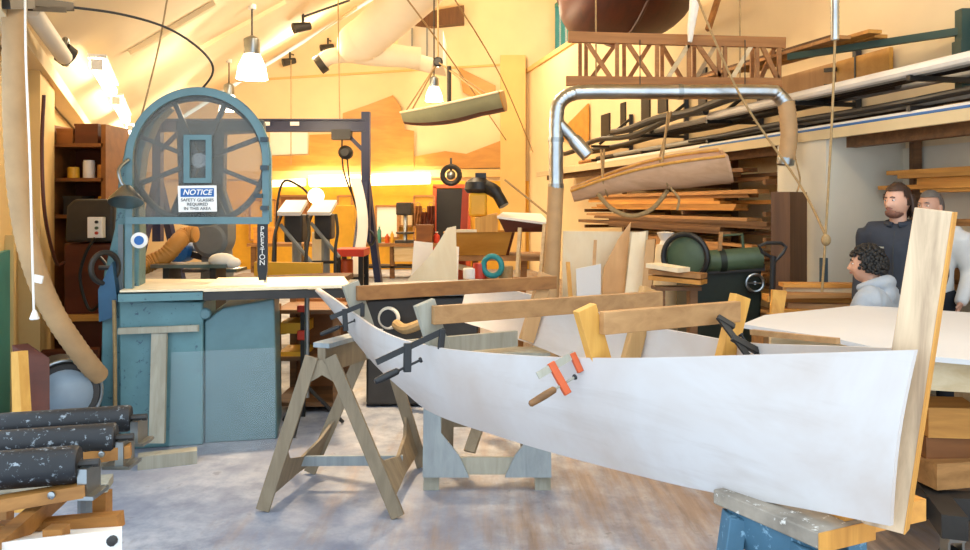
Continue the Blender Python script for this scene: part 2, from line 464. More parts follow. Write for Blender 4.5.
# wheel
wc = S(198, 160, .09)
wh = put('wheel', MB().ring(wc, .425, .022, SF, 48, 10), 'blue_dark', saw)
m = MB()
for k in range(8):
    a = PI / 8 + k * PI / 4; dd = SR * math.cos(a) + V((0, 0, math.sin(a)))
    m.beam(wc + dd * .04, wc + dd * .42, .03, .05, SF)
put('spokes', m, 'blue_dark', wh)
m = MB(); m.lathe([(.05, -.05), (.05, .04), (.025, .04), (.025, .06)], wc, -SF); put('hub', m, 'steel', wh)
# arched guard: frame ring, mesh, window frame
def arch(R, x0, x1, yb, n=28, dy=0):
    cx, cy = 198, 160
    pts = [S(x0, yb, dy)]
    for k in range(n + 1):
        a = PI - PI * k / n
        pts.append(S(cx + R * math.cos(a), cy - R * math.sin(a), dy))
    return pts + [S(x1, yb, dy)]
def archband(dy, th, R0, R1, yb):
    m = MB(); o = arch(R0, 198 - R0, 198 + R0, yb, dy=dy); i = arch(R1, 198 - R1, 198 + R1, yb, dy=dy)
    return m.slab([o, i], SF * th)
put('guard_frame', archband(-.03, .05, 71.5, 64.5, 222), 'blue_clean', saw)
put('guard_rim', archband(.0, .12, 73, 70.5, 222), 'blue', saw)
m = MB(); m.prism([S(127, 217, -.035), S(269.5, 217, -.035), S(269.5, 224, -.035), S(127, 224, -.035)], SF * .06); put('guard_rail', m, 'blue_clean', saw)
m = MB(); pts = arch(66, 132, 264, 218, dy=0.0); m.prism(pts, SF * .004); put('guard_mesh', m, 'mesh', saw)
m = MB()
for a, b in (((184, 135), (190, 183)), ((206, 135), (212, 183)), ((190, 135), (206, 140)), ((190, 178), (206, 183))):
    m.prism([S(a[0], a[1], -.02), S(b[0], a[1], -.02), S(b[0], b[1], -.02), S(a[0], b[1], -.02)], SF * .03)
put('window_frame', m, 'blue_clean', saw)
for px, py in ((259, 196), (265, 140), (265, 168), (265, 208), (132, 196)): put('hinge', MB().box(S(px, py, -.045), (.05, .03, .03)), 'blue_dark', saw)
# NOTICE sign
sg = put('notice_sign', MB().prism([S(179, 186, -.05), S(217.5, 185.5, -.05), S(218, 211.5, -.05), S(180, 212, -.05)], SF * .006), 'white', saw, label='white sign with blue NOTICE heading')
hd = put('sign_heading', MB().prism([S(182, 188.5, -.053), S(215, 188.2, -.053), S(215, 196.8, -.053), S(182, 197, -.053)], SF * .003), 'sign_blue', sg)
words('sign_word', 'NOTICE', .05, S(198.5, 192.6, -.055), 'white', sg, SR, shear=.25, bold=.001, sx=.98)
for i, (tx, y) in enumerate((('SAFETY GLASSES', 200.2), ('REQUIRED', 204.4), ('IN THIS AREA', 208.6))): words('sign_line', tx, .028, S(198.7, y, -.053), 'ink', sg, SR)
# posts below the guard, blade guide with vertical lettering
put('front_post', MB().prism([S(126, 224, -.02), S(133, 224, -.02), S(133, 300, -.02), S(126, 300, -.02)], SF * .06), 'blue_clean', saw)
put('side_post', MB().prism([S(114, 225, .1), S(119, 225, .1), S(119, 302, .1), S(114, 302, .1)], SF * .04), 'grey', saw)
gp = put('blade_guard', MB().prism([S(257.5, 224, -.02), S(267.5, 224, -.02), S(267.5, 270, -.02), S(266, 280, -.02), S(259, 280, -.02), S(257.5, 270, -.02)], SF * .07), 'black', saw, label='black blade guide with vertical white lettering')
for i, ch in enumerate('PRESTON'): words('letter', ch, .05, S(262.5, 229 + i * 5.6, -.022), 'cord_white', gp, SR)
put('blade_rod', MB().tube([S(265, 208, .03), S(265, 283, .03)], .011, 8), 'steel', saw)
# table and its outrigger
tb = put('table', MB().prism([S(122, 292.5, -.1), S(205, 290.5, -.1), S(205, 291, .55), S(122, 291, .55)], (0, 0, -.05)), 'blue', saw)
put('table_top', MB().prism([S(124, 290.5, -.11), S(206, 289, -.11), S(206, 289, .57), S(124, 289, .57)], (0, 0, .012)), 'palewood', saw)
ex = put('side_table', MB().prism([S(206, 290, -.11), S(350, 287, -.05), S(346, 287, .6), S(206, 289, .6)], (0, 0, .02)), 'palewood', saw)
put('table_edge', MB().prism([S(206, 290.5, -.1), S(346, 288.5, -.05), S(344, 288.5, -.02), S(206, 290, -.07)], (0, 0, -.055)), 'iron', ex)
# work light on the frame
lp = put('work_light', MB().lathe([(.03, 0), (.045, .02), (.10, .09), (.105, .11)], S(131, 187, -.12), (.15, -.4, -1), 20), 'steel', saw, label='bright metal work lamp shade')
put('lamp_arm', MB().tube(spline([S(130, 160, -.04), S(123, 170, -.1), S(126, 183, -.12), S(131, 188, -.12)], 5), .012, 8), 'steel', lp)
put('gauge', MB().lathe([(.05, 0), (.052, .03), (.045, .034)], S(141, 240, -.02), -SF, 20), 'white', saw, label='small round gauge with blue face')
put('gauge_face', MB().lathe([(.03, 0), (.03, .003)], S(141, 240, -.055), -SF, 16), 'sign_blue', bpy.data.objects['gauge'])
put('conduit', MB().tube(spline([S(114, 300, .0), S(115, 360, .0), S(115, 440, .0)], 4), .013, 8), 'rope', saw)
put('hand_wheel', MB().ring(S(104, 268, .02), .1, .018, (1, -.5, 0), 28, 8).tube([S(98, 268, .02), S(110, 268, .02)], .015, 8), 'iron', saw)
put('blue_tank', MB().prism([S(98, 290, 0), S(112, 262, 0), S(117, 300, 0), S(112, 318, 0), S(99, 322, 0)], SF * .2), 'tank_blue', saw, label='dark blue switch housing')

tj = thing('straightedge', S(160, 446, -.15), 'plain wooden T-shaped straightedge leaning upright on the blue saw cabinet', 'jig')
put('head', MB().prism([S(120, 327, -.06), S(199, 324, -.06), S(199, 330, -.06), S(120, 333, -.06)], (0, .03, 0)), 'greyply', tj)
put('stick', MB().prism([S(153, 332, -.05), S(168, 332, -.05), S(169, 436, -.16), S(154, 436, -.16)], (0, .025, 0)), 'greyply', tj)
m = MB(); a = UZ(133, 462, .06); b = UZ(190, 458, .06); m.beam((a.x, 4.62, .04), (b.x, 4.74, .04), .09, .08)
put('wooden_block', m, 'greyply', label='grey wooden beam lying on the floor at foot of the bandsaw', cat='wood block')
m = MB(); m.prism([S(173, 351, -.06), S(276, 346, -.06), (S(277, 437, -.2).x, S(277, 437, -.2).y, .004), (S(175, 447, -.2).x, S(175, 447, -.2).y, .004)], SF * .008)
put('acrylic_sheet', m, 'plexi', label='clear acrylic sheet propped on the floor against the blue saw cabinet', cat='sheet')

# round motor housing by the saw foot
mt = thing('electric_motor', (-2.6, 4.7, 0), 'grey round-fronted motor on the floor beside the bandsaw foot', 'motor')
put('motor_body', MB().lathe([(.17, 0), (.21, .03), (.21, .3), (.18, .36)], (-2.72, 4.86, .44), (.55, -.8, .05), 28), 'iron', mt)
put('motor_cover', MB().lathe([(.15, 0), (.15, .02), (.11, .06), (.02, .08)], (-2.525, 4.57, .46), (.55, -.8, .05), 28), 'motor_grey', mt)
put('motor_foot', MB().box((-2.6, 4.74, .13), (.34, .3, .26), (0, 0, .5)), 'iron', mt)
put('motor_ring', MB().ring((-2.53, 4.58, .46), .2, .012, (.55, -.8, .05)), 'steel', mt)

# ================================================================ hose, cord, left wall things
hz = spline([U(14, -14, 4.1), U(14, 60, 4.1), U(15, 130, 4.15), U(20, 200, 4.2), U(32, 260, 4.25), U(52, 310, 4.35), U(78, 350, 4.5), U(99, 376, 4.7)], 14)
rad = [.056 + (.004 if i % 2 else 0) for i in range(len(hz))]
put('dust_hose', MB().tube(hz, rad, 16), 'hose', label='thick beige ribbed hose hanging down the wall beside the bandsaw', cat='hose')
cd = thing('pull_cord', U(37, 320, 3.95), 'white pull cord with bell-shaped end hanging in front of beige hose', 'cord')
put('cord', MB().tube(spline([U(25, -20, 3.9), U(26, 60, 3.9), U(30, 160, 3.92), U(32, 240, 3.94), U(34, 312, 3.95)], 8), .006, 6), 'cord_white', cd)
put('cord_bell', MB().lathe([(.008, 0), (.014, .015), (.024, .045), (.02, .05)], U(34.5, 310, 3.95), (0, 0, -1), 12), 'white', cd)
tgx = U(38, 279, 3.98); put('cord_tag', MB().box(tgx, (.05, .012, .04), (0, .2, 0)), 'white', cd)
put('fabric_roll', MB().tube([U(30, 8, 4.4), U(64, 57, 5.4)], .055, 14), 'duct_white', label='white roll slung under the eave above the hose', cat='roll')
g = thing('eave_motor', U(66, 56, 5.5), 'small dark winch motor at the end of the white roll', 'winch')
put('winch_body', MB().tube([U(62, 52, 5.5), U(70, 58, 5.55)], .08, 12), 'iron', g)
put('winch_drum', MB().ring(U(66, 52, 5.48), .09, .02, (1, .4, 0), 16, 6), 'steel', g)
put('wall_bracket', MB().beam(U(30, 1, 4.2), U(70, 7, 4.6), .05, .05).beam(U(30, 8, 4.2), U(64, 10, 4.5), .03, .03).beam(U(5, 4, 3.9), U(30, 4, 4.2), .05, .05), 'black', label='black metal bracket arm at top of the beige hose', cat='bracket')
put('power_cable', MB().tube(spline([U(70, 7, 4.6), U(120, 14, 4.8), U(165, 27, 5.0), U(195, 45, 5.1), U(211, 62, 5.15), U(212, 75, 5.2), U(202, 89, 5.2)], 8), .008, 6), 'iron', label='thin dark cable arching over to the top of the bandsaw', cat='cable')
put('wall_cable', MB().tube(spline([U(44, 95, 4.9), U(42, 150, 4.95), U(45, 215, 5.0), U(56, 262, 5.4), U(64, 262, 5.8)], 6), .012, 6), 'redbrown', label='dark red cable running down the wall edge beside the storage shelves', cat='cable')
# cabinet of shelves behind the saw (7 m away)
sh = thing('storage_shelf', U(84, 320, 6.9), 'tall brown open storage shelf crowded with tins behind the bandsaw', 'shelf')
sh.location.z = 0
def Q(px, py, d): return U(px, py, d)
D7 = 6.6
for px in (48, 104): put('side_panel', MB().box((U(px, 0, D7).x, D7 + .2, 1.15), (.04, .42, 2.3)), 'cupboard', sh)
xl, xr = U(48, 0, D7).x, U(104, 0, D7).x
for z in (.6, 1.5, 1.82, 2.12): put('shelf_board', MB().box(((xl + xr) / 2, D7 + .2, z), (xr - xl, .42, .03)), 'cupboard', sh)
put('back_panel', MB().box(((xl + xr) / 2, D7 + .42, 1.15), (xr - xl, .02, 2.3)), 'redbrown', sh)
its = [('box', 62, 2.135, .14, .12, 'cupboard', 'brown box on the top shelf behind the bandsaw'),
       ('box', 84, 2.135, .2, .16, 'redbrown', 'red-brown carton on the top shelf behind the bandsaw'),
       ('tin', 66, 1.835, .1, .1, 'yellow', 'yellow tin on the second shelf behind the bandsaw'),
       ('tin', 82, 1.835, .1, .16, 'white', 'white tin on the second shelf behind the bandsaw'),
       ('tin', 96, 1.835, .09, .12, 'board3', 'gold tin on the second shelf behind the bandsaw'),
       ('box', 70, 1.515, .16, .15, 'iron', 'dark box on the third shelf behind the bandsaw'),
       ('tin', 84, 1.515, .09, .12, 'paper', 'pale tin on the third shelf behind the bandsaw'),
       ('tin', 97, 1.515, .1, .16, 'yellow', 'yellow tin on the third shelf behind the bandsaw')]
for n, px, z, w_, h_, mt_, lb_ in its:
    x = U(px, 0, D7).x
    m = MB()
    if n == 'tin': m.lathe([(w_ * .5, 0), (w_ * .5, h_ * .9), (w_ * .46, h_ * .92), (w_ * .46, h_)], (x, D7 + .12, z), (0, 0, 1), 16)
    else: m.box((x, D7 + .14, z + h_ / 2), (w_, .2, h_)); m.box((x, D7 + .14, z + h_ + .005), (w_ + .01, .21, .02))
    put('paint_tin' if n == 'tin' else 'storage_box', m, mt_, label=lb_, cat=n, group='tins and boxes on the storage shelf')
# red brown machine
mc = thing('dust_extractor', (U(86, 0, 5.9).x, 6.1, 0), 'red-brown extractor machine with black top and white switch box', 'machine')
put('cabinet', MB().prism([U(63, 243, 5.9), U(112, 243, 5.9), (U(112, 0, 5.9).x, 5.9, 0), (U(63, 0, 5.9).x, 5.9, 0)], (0, .45, 0)), 'redbrown', mc, bevel=.02)
put('hood', MB().prism([U(64, 242, 5.85), U(113, 242, 5.85), U(113, 204, 5.85), U(106, 199, 5.85), U(74, 199, 5.85), U(66, 206, 5.85)], (0, .5, 0)), 'iron', mc, bevel=.02)
sb = put('switch_box', MB().prism([U(87, 238, 5.78), U(102, 238, 5.78), U(102, 217, 5.78), U(87, 217, 5.78)], (0, .06, 0)), 'white', mc, bevel=.006)
for py, mm_ in ((222, 'black'), (228, 'green'), (233, 'red')): put('button', MB().lathe([(.012, 0), (.012, .015)], U(97, py, 5.78), (0, -1, 0), 10), mm_, sb)
put('cable', MB().tube(spline([U(95, 238, 5.75), U(85, 255, 5.75), U(80, 280, 5.75), U(90, 310, 5.75), U(104, 296, 5.7), U(108, 270, 5.6), U(98, 255, 5.6)], 7), .012, 6), 'black', mc)
put('frame_bar', MB().beam(U(63, 318, 5.85), U(112, 317, 5.85), .05, .05), 'board3', mc)
# red brown sheets leaning on the wall, orange board
def lean(name, pts, th, mat, label, cat='panel', group=None):
    """flat panel: pixel corners with depth, thickness vector"""
    return put(name, MB().prism([V(((p[0] - 485) / FPX * p[2], p[2], 0)) if p[1] == 999 else U(*p) for p in pts], th), mat, label=label, cat=cat, group=group)
lean('plywood_sheet', [(12, 345, 4.35), (34, 360, 4.35), (34, 999, 4.2), (26, 999, 4.2)], (.06, .05, 0), 'redbrown', 'narrow red-brown sheet standing left of the motor housing', 'panel')
lean('plywood_sheet', [(40, 353, 5.65), (98, 350, 5.65), (94, 999, 5.5), (40, 999, 5.5)], (0, .03, .02), 'redbrown', 'wide red-brown sheet leaning behind the beige hose end', 'panel')
lean('plywood_sheet', [(36, 383, 5.35), (75, 368, 5.4), (100, 376, 5.4), (96, 999, 5.3), (36, 999, 5.3)], (0, .03, 0), 'cupboard', 'brown panel standing behind the motor housing', 'panel')
lean('wooden_board', [(11, 352, 4.1), (18, 352, 4.1), (27, 999, 3.95), (14, 999, 3.95)], (.03, .04, 0), 'pine', 'narrow orange board standing beside the teal door', 'board')

# ================================================================ roller stand, bottom left
rs = thing('roller_stand', (-1.55, 2.75, 0), 'wooden stand with three black rollers in the corner before the bandsaw', 'roller stand')
rd = V((.965, .26, 0))
ends = [(U(131, 418, 3.05), .052), (U(116, 438, 2.78), .056), (U(79, 464, 2.46), .06)]
for e, r in ends:
    a = e - rd * .62
    ro = put('roller', MB().lathe([(r * .9, 0), (r, .01), (r, .61), (r * .9, .62)], a, rd, 24), 'black_rub', rs)
    put('axle', MB().tube([e - rd * .02, e + rd * .06], .014, 8), 'iron', ro)
    put('bearing', MB().box(e + rd * .03 + V((0, 0, -.05)), (.03, .09, .09)).box(e + rd * .02 + V((0, 0, -.095)), (.1, .1, .012)), 'steel', ro)
r0, r1 = ends[0][0] + V((.0, .12, -.115)), ends[2][0] + V((.02, -.25, -.115))
put('rail', MB().beam(r0 - rd * .2 + V((0, 0, -.1)), r1 - rd * .2 + V((0, .1, -.1)), .05, .06), 'rail', rs)
put('rail', MB().beam(r0 - rd * .6, r1 - rd * .6, .07, .07), 'rail', rs)
for k, e in enumerate(ends[:2]):
    q = e[0] + rd * .02 + V((0, -.13, -.12)); put('slat', MB().beam(q - rd * .66, q + rd * .02, .1, .03), 'greyply', rs)
put('cross_bar', MB().beam(U(-60, 514, 2.3), U(86, 489, 2.44), .05, .04), 'rail', rs)
put('cross_bar', MB().beam(U(-40, 474, 2.6), U(131, 450, 2.78), .05, .045), 'rail', rs)
put('bolt', MB().lathe([(.012, 0), (.012, .006), (.006, .009)], U(52, 495, 2.375), (0, -1, 0), 10), 'steel', rs)
put('bolt', MB().lathe([(.011, 0), (.011, .006), (.006, .009)], U(102, 454, 2.71), (0, -1, 0), 10), 'steel', rs)
def leg(px0, px1, d): 
    x = U((px0 + px1) / 2, 0, d).x; zt = ends[0][0].z - .17
    return MB().box((x, d, zt / 2), ((px1 - px0) / FPX * d, .05, zt))
put('leg', leg(96, 109, 2.72), 'rail', rs); put('leg', leg(47, 66, 2.42), 'rail', rs)
put('leg', MB().box((-1.84, 2.62, .33), (.06, .05, .66)), 'rail', rs); put('leg', MB().box((-1.93, 3.05, .33), (.05, .05, .66)), 'rail', rs)
put('lower_rail', MB().beam(U(-30, 533, 2.62), U(121, 520, 2.62), .05, .05), 'rail', rs)
put('tray_board', MB().prism([U(-20, 535, 2.6), U(122, 526, 2.6), U(122, 530, 2.38), U(-20, 545, 2.3)], (0, 0, -.16)), 'paper', rs, label='white painted board on the lower rails')
put('bolt', MB().lathe([(.016, 0), (.016, .012), (.008, .016)], U(113, 540, 2.375), (0, -1, 0), 10), 'iron', rs)
put('post_foot', MB().tube([(-1.55, 2.95, 0), (-1.55, 2.95, .72)], .03, 10), 'grey', rs)
# ================================================================ the boat
K = .88
S0 = V((1.2 * K, 2.1 * K, 0)); A = V((-.457, .889, 0)); Pp = V((.889, .457, 0))
def interp(tab, x):
    tab = sorted(tab)
    if x <= tab[0][0]: return tab[0][1]
    for i in range(len(tab) - 1):
        (x0, y0), (x1, y1) = tab[i], tab[i + 1]
        if x <= x1:
            xm, ym = tab[i - 1] if i else (2 * x0 - x1, 2 * y0 - y1)
            xn, yn = tab[i + 2] if i + 2 < len(tab) else (2 * x1 - x0, 2 * y1 - y0)
            t = (x - x0) / (x1 - x0)
            s0 = (y1 - ym) / (x1 - xm) * (x1 - x0); s1 = (yn - y0) / (xn - x0) * (x1 - x0)
            return (2 * t ** 3 - 3 * t * t + 1) * y0 + (t ** 3 - 2 * t * t + t) * s0 + (-2 * t ** 3 + 3 * t * t) * y1 + (t ** 3 - t * t) * s1
    return tab[-1][1]
HW = [(0, .02), (.5, .2), (.98, .36), (1.45, .53), (1.91, .645), (2.5, .69), (3.05, .68), (3.6, .64), (4.1, .6)]
TOP = [(915, 350), (850, 352), (750, 355), (640, 358), (600, 358), (550, 357), (500, 354), (445, 349), (430, 346), (400, 339), (375, 328), (350, 311), (335, 300), (316, 287)]
BOT = [(889, 526), (800, 508), (700, 490), (640, 476), (560, 455), (500, 437), (430, 412), (400, 388), (375, 365), (350, 335), (335, 314), (316, 290)]
def half(s): return interp(HW, s / K) * K
FLARE = .28
def sheer_pt(s, side):           # side -1 near plank, +1 far plank
    p = S0 + A * s + Pp * half(s) * side
    n = S0 + A * s - Pp * half(s)
    px = 485 + FPX * n.x / n.y
    return V((p.x, p.y, EYE - (interp(TOP, px) - HOR) * n.y / FPX))
def keel_pt(s, side):
    n = sheer_pt(s, -1); q = n.copy(); dz = .4
    for _ in range(12):
        fl = FLARE * min(1, s / .8) * dz
        q = n + Pp * fl + (A * -.115 * max(0, 1 - s / .6) if 0 else V((0, 0, 0)))
        # rake: at the bow the lower edge runs further aft along the leaning stem
        q = q + V((-.06, .0, 0)) * max(0, 1 - s / 1.2)
        px = 485 + FPX * q.x / q.y
        z = EYE - (interp(BOT, px) - HOR) * q.y / FPX
        dz = max(.012, n.z - z) if side < 0 else max(.27, n.z - z)
    q = V((q.x, q.y, n.z - dz))
    if side > 0:
        lat = (q - S0).dot(Pp); q = q - Pp * 2 * lat
    return q
boat = thing('rowing_boat', (0, 4.0, 0), 'unfinished wooden boat of two pale bent planks on trestles, tall stem post', 'boat')
def plank(side, mat, lab):
    rows = []
    for i in range(49):
        s = (.1 * (side > 0) + (4.1 - .1 * (side > 0)) * i / 48) * K; a, b = sheer_pt(s, side), keel_pt(s, side)
        rows.append([a.lerp(b, j / 8) + Pp * side * .02 * math.sin(PI * j / 8) for j in range(9)])
    return put('side_plank', MB().slab(rows, Pp * -side * .013), mat, boat, label=lab, sharp=50)
plank(-1, 'plank', 'pale plywood side plank, camera side'); plank(1, 'hull_in', 'pale inner face of the far side plank')
# stem post
e1 = V((-.74, .67, 0)); e2 = V((.67, .74, 0))
sb_, st_ = U(903, 535, 1.855), U(952, 209, 1.86)
o = e2 * .004
def post(k, z): return (sb_ if z else st_) + k
m = MB()
qs = [V((0, 0, 0)), e1 * .092, e1 * .092 + e2 * .046, e2 * .046]
a = [m.bm.verts.new(sb_ + o + k) for k in qs]; b = [m.bm.verts.new(st_ + o + k * (.9 if i == 1 else 1) + V((0, 0, (.004 if i in (1, 2) else -.008)))) for i, k in enumerate(qs)]
m.bm.faces.new(a[::-1]); m.bm.faces.new(b)
for i in range(4): m.bm.faces.new((a[i], a[(i + 1) % 4], b[(i + 1) % 4], b[i]))
stem = put('stem_post', m, 'stem', boat, bevel=.002)
put('stem_edge', MB().prism([sb_ + o, sb_ + o + e2 * .046, st_ + o + e2 * .046 + V((0, 0, -.008)), st_ + o + V((0, 0, -.008))], e1 * -.003), 'stem_side', stem, label='orange sawn edge of the stem')
for f, s_ in ((.12, .02), (.27, .02), (.4, .02), (.68, .02), (.9, .02)):
    p = sheer_pt(s_ * K, -1).lerp(keel_pt(s_ * K, -1), f); put('screw', MB().lathe([(.005, -.004), (.005, .003)], p, -e2, 10), 'iron', stem)
# frames: two flared uprights, a cross bar and a floor timber
def frame(s, mats, over, wid, barm, botz, nm):
    s, over, wid = s * K, over * K, wid * K; botz = EYE - (EYE - botz) * K
    P0 = S0 + A * s
    fr = put('frame_floor', MB().beam(*(V((*(P0 + Pp * k * (half(s) - .2)).xy, botz)) for k in (-1, 1)), .03, .09), 'greyply', boat)
    tops = []
    for side in (-1, 1):
        zs = sheer_pt(s, side).z; kb = keel_pt(s, side)
        bot = V((*(P0 + Pp * side * (half(s) - .03 - wid / 2 - FLARE * (zs - botz))).xy, botz - .02))
        top = V((*(P0 + Pp * side * (half(s) - .026 - wid / 2 + .03 + FLARE * over)).xy, zs + over))
        tops.append(top)
        put('frame_side', MB().beam(bot, top, .035, wid, Pp), mats[0 if side < 0 else 1], boat, bevel=.002)
    z = min(tops[0].z, tops[1].z) - .05
    a, b = tops[0].copy(), tops[1].copy(); a.z = b.z = z
    off = A * -.034
    put('cross_bar', MB().beam(a + off + Pp * (.045 if nm == 'c' else .025), b + off + Pp * (-.048 if nm == 'c' else .045), .03, .075), barm, boat, bevel=.002)
    return tops
fA = frame(3.05, ('greyply', 'tanwood'), .165, .1, 'beam', .72, 'a')
fB = frame(1.96, ('greyply', 'oakz'), .2, .1, 'oak', .62, 'b')
fC = frame(1.04, ('pine', 'pine'), .19, .085, 'oak', .66, 'c')

# clamps
def clamp(p, bar, jaw, lab, metal, arm, grip, L=.3):
    g = .72 if L < .2 else .85
    """bar clamp: p jaw centre, bar direction, jaw direction"""
    bar, jaw = V(bar).normalized(), V(jaw).normalized(); sd = bar.cross(jaw).normalized()
    c = thing('bar_clamp', p, lab, 'clamp', 'clamps on the boat')
    put('bar', MB().beam(p - bar * L * .5, p + bar * L * .5, .008, .024, jaw), metal, c)
    put('fixed_jaw', MB().beam(p + bar * L * .47 - jaw * .01 * g, p + bar * L * .47 + jaw * .085 * g, .022 * g, .03 * g, bar), arm, c, bevel=.004 * g)
    put('sliding_jaw', MB().beam(p - bar * .02 * g - jaw * .022 * g, p - bar * .005 * g + jaw * .1, .024 * g, .036 * g, bar), arm, c, bevel=.004 * g)
    sp = p + jaw * .09 * g
    sw = put('screw', MB().tube([sp - bar * .05 * g, sp + bar * .06 * g], .006 * g, 8), metal if metal != 'iron' else 'black', c)
    put('grip', MB().lathe([(.008 * g, 0), (.016 * g, .008 * g), (.018 * g, .06 * g), (.015 * g, .1), (.009 * g, .105)], sp - bar * .05 * g, -bar, 12), grip, c)
    put('swivel_pad', MB().lathe([(.012 * g, 0), (.014 * g, .008 * g), (.012 * g, .012 * g)], sp + bar * .055 * g, bar, 10), 'black', c)
pn = (Pp * .75 + V((0, 0, .42)) + A * -.25).normalized()
p = U(556, 365, 2.85 * K); clamp(p, V((.75, .35, .35)), V((.28, -.12, -.62)), 'orange bar clamp with wooden grip on the near plank', 'greyply', 'orange', 'handle', .15)
p = U(411, 346, 3.42 * K); clamp(p, V((.83, .35, .34)), V((-.08, -.12, -.8)), 'black bar clamp across the grey upright of the near plank', 'black', 'black', 'black', .3)
p = U(347, 311, 4.4 * K); clamp(p, V((.85, .3, .32)), V((.0, -.1, -.8)), 'small black clamp at the narrow far end of the near plank', 'black', 'black', 'black', .18)
p = U(733, 336, 3.0 * K); clamp(p, V((-.3, .2, .45)), V((.5, .0, -.3)), 'dark clamp gripping the far plank beside the yellow upright', 'iron', 'iron', 'iron', .16)
# loose things inside the hull
put('batten', MB().beam(U(752, 332, 3.03 * K), U(838, 341, 2.66 * K), .02, .018), 'oak', label='thin brown batten lying along top of the far plank near the stem', cat='batten')

# ================================================================ trestles
def trestle_tall():
    t = thing('sawhorse', (-.78, 4.2, 0), 'tall plywood A-frame trestle under the narrow far end of boat', 'trestle')
    na, fa = V((-.875, 4.06, .77)), V((-.66, 4.6, .76))
    put('top_beam', MB().beam(na, fa, .05, .14), 'trestle', t, bevel=.004)
    put('top_cap', MB().beam(na + V((0, 0, .08)), fa + V((0, 0, .08)), .1, .025), 'trestle_face', t)
    fl, fr = UZ(262, 512, .0), UZ(399, 519, 0); bl, br = UZ(309, 474, 0), UZ(423, 468, 0)
    apn, apf = na + V((0, 0, .02)), fa + V((0, 0, .02))
    F = {}
    for k, (foot, ap, dx) in {'fl': (fl, apn, -.05), 'fr': (fr, apn, .05), 'bl': (bl, apf, -.05), 'br': (br, apf, .05)}.items():
        foot = V((foot.x, foot.y, 0)); tp = ap + V((dx, 0, 0)); F[k] = (foot, tp)
        put('leg', MB().beam(foot + (tp - foot) * .012, tp, .07, .026, (0, 1, 0)), 'trestle', t, bevel=.002)
    def on(k, f): return F[k][0].lerp(F[k][1], f)
    for a, b in (('fl', 'bl'), ('fr', 'br')):   # curved gussets tying the pairs of legs along the sides
        pts = [on(a, .09), on(a, .42), on(a, .30).lerp(on(b, .3), .18), on(a, .24).lerp(on(b, .24), .5), on(b, .3).lerp(on(a, .3), .18), on(b, .42), on(b, .12), on(a, .12).lerp(on(b, .12), .5)]
        put('gusset', MB().prism(pts, (.018 if a == 'fl' else -.018, 0, 0)), 'trestle', t)
    put('gusset', MB().prism([on('fl', .98), on('fl', .8), on('fl', .88).lerp(on('fr', .88), .5), on('fr', .8), on('fr', .98)], (0, .02, 0)), 'trestle', t)
    put('stretcher', MB().beam(on('fl', .2).lerp(on('bl', .2), .55), on('fr', .2).lerp(on('br', .2), .55), .02, .055), 'trestle_face', t)
trestle_tall()
def trestle_grey():
    t = thing('sawhorse', (.05, 4.45, 0), 'low grey plywood trestle with broad gussets under middle of boat', 'trestle')
    y0, y1 = 4.26, 4.66
    xl, xr = U(431, 0, y0).x, U(543, 0, y0).x
    zz = lambda py, d: EYE - (py - HOR) * d / FPX
    for x, y, mt_, dx in ((xl, y0, 'greyply', 1), (xr, y0, 'greyply', -1), (xl + .06, y1, 'trestle', 1), (xr - .06, y1, 'trestle', -1)):
        put('leg', MB().beam((x, y, 0), (x + dx * .03, y + (.12 if y == y0 else -.12), .74), .035, .085, (0, 1, 0)).bm and MB().prism([(x - .045, y, 0), (x + .045, y, 0), (x + .045 + dx * .02, y + (.13 if y == y0 else -.13), .72), (x - .045 + dx * .02, y + (.13 if y == y0 else -.13), .72)], (0, .02, 0)), mt_, t)
    z0, z1 = zz(474, y0), zz(458, y0)
    yo = y0 + .01
    put('front_rail', MB().prism([(xl, yo, z0), (xr, yo, z0), (xr, yo + .02, z1), (xl, yo + .02, z1)], (0, -.02, 0)), 'greyply', t)
    for x, s in ((xl - .045, 1), (xr + .045, -1)):
        put('gusset', MB().prism([(x, yo - .02, z0 - .01), (x + s * .26, yo - .02, z0 - .01), (x + s * .2, yo - .0, z1 + .02), (x + s * .1, yo + .03, z1 + .13), (x + s * .09, yo + .06, .58), (x, yo + .06, .58)], (0, -.018, 0)), 'trestle_face', t)
    put('top_board', MB().box(((xl + xr) / 2, (y0 + y1) / 2, .735), (xr - xl + .1, .2, .03)), 'greyply', t)
    put('back_rail', MB().box(((xl + xr) / 2, y1 - .03, .3), (xr - xl, .02, .1)), 'trestle', t)
    put('brace', MB().beam(((xl + xr) / 2 - .1, y0 + .05, .2), ((xl + xr) / 2 + .05, y1 - .1, .56), .07, .02), 'trestle', t)
trestle_grey()
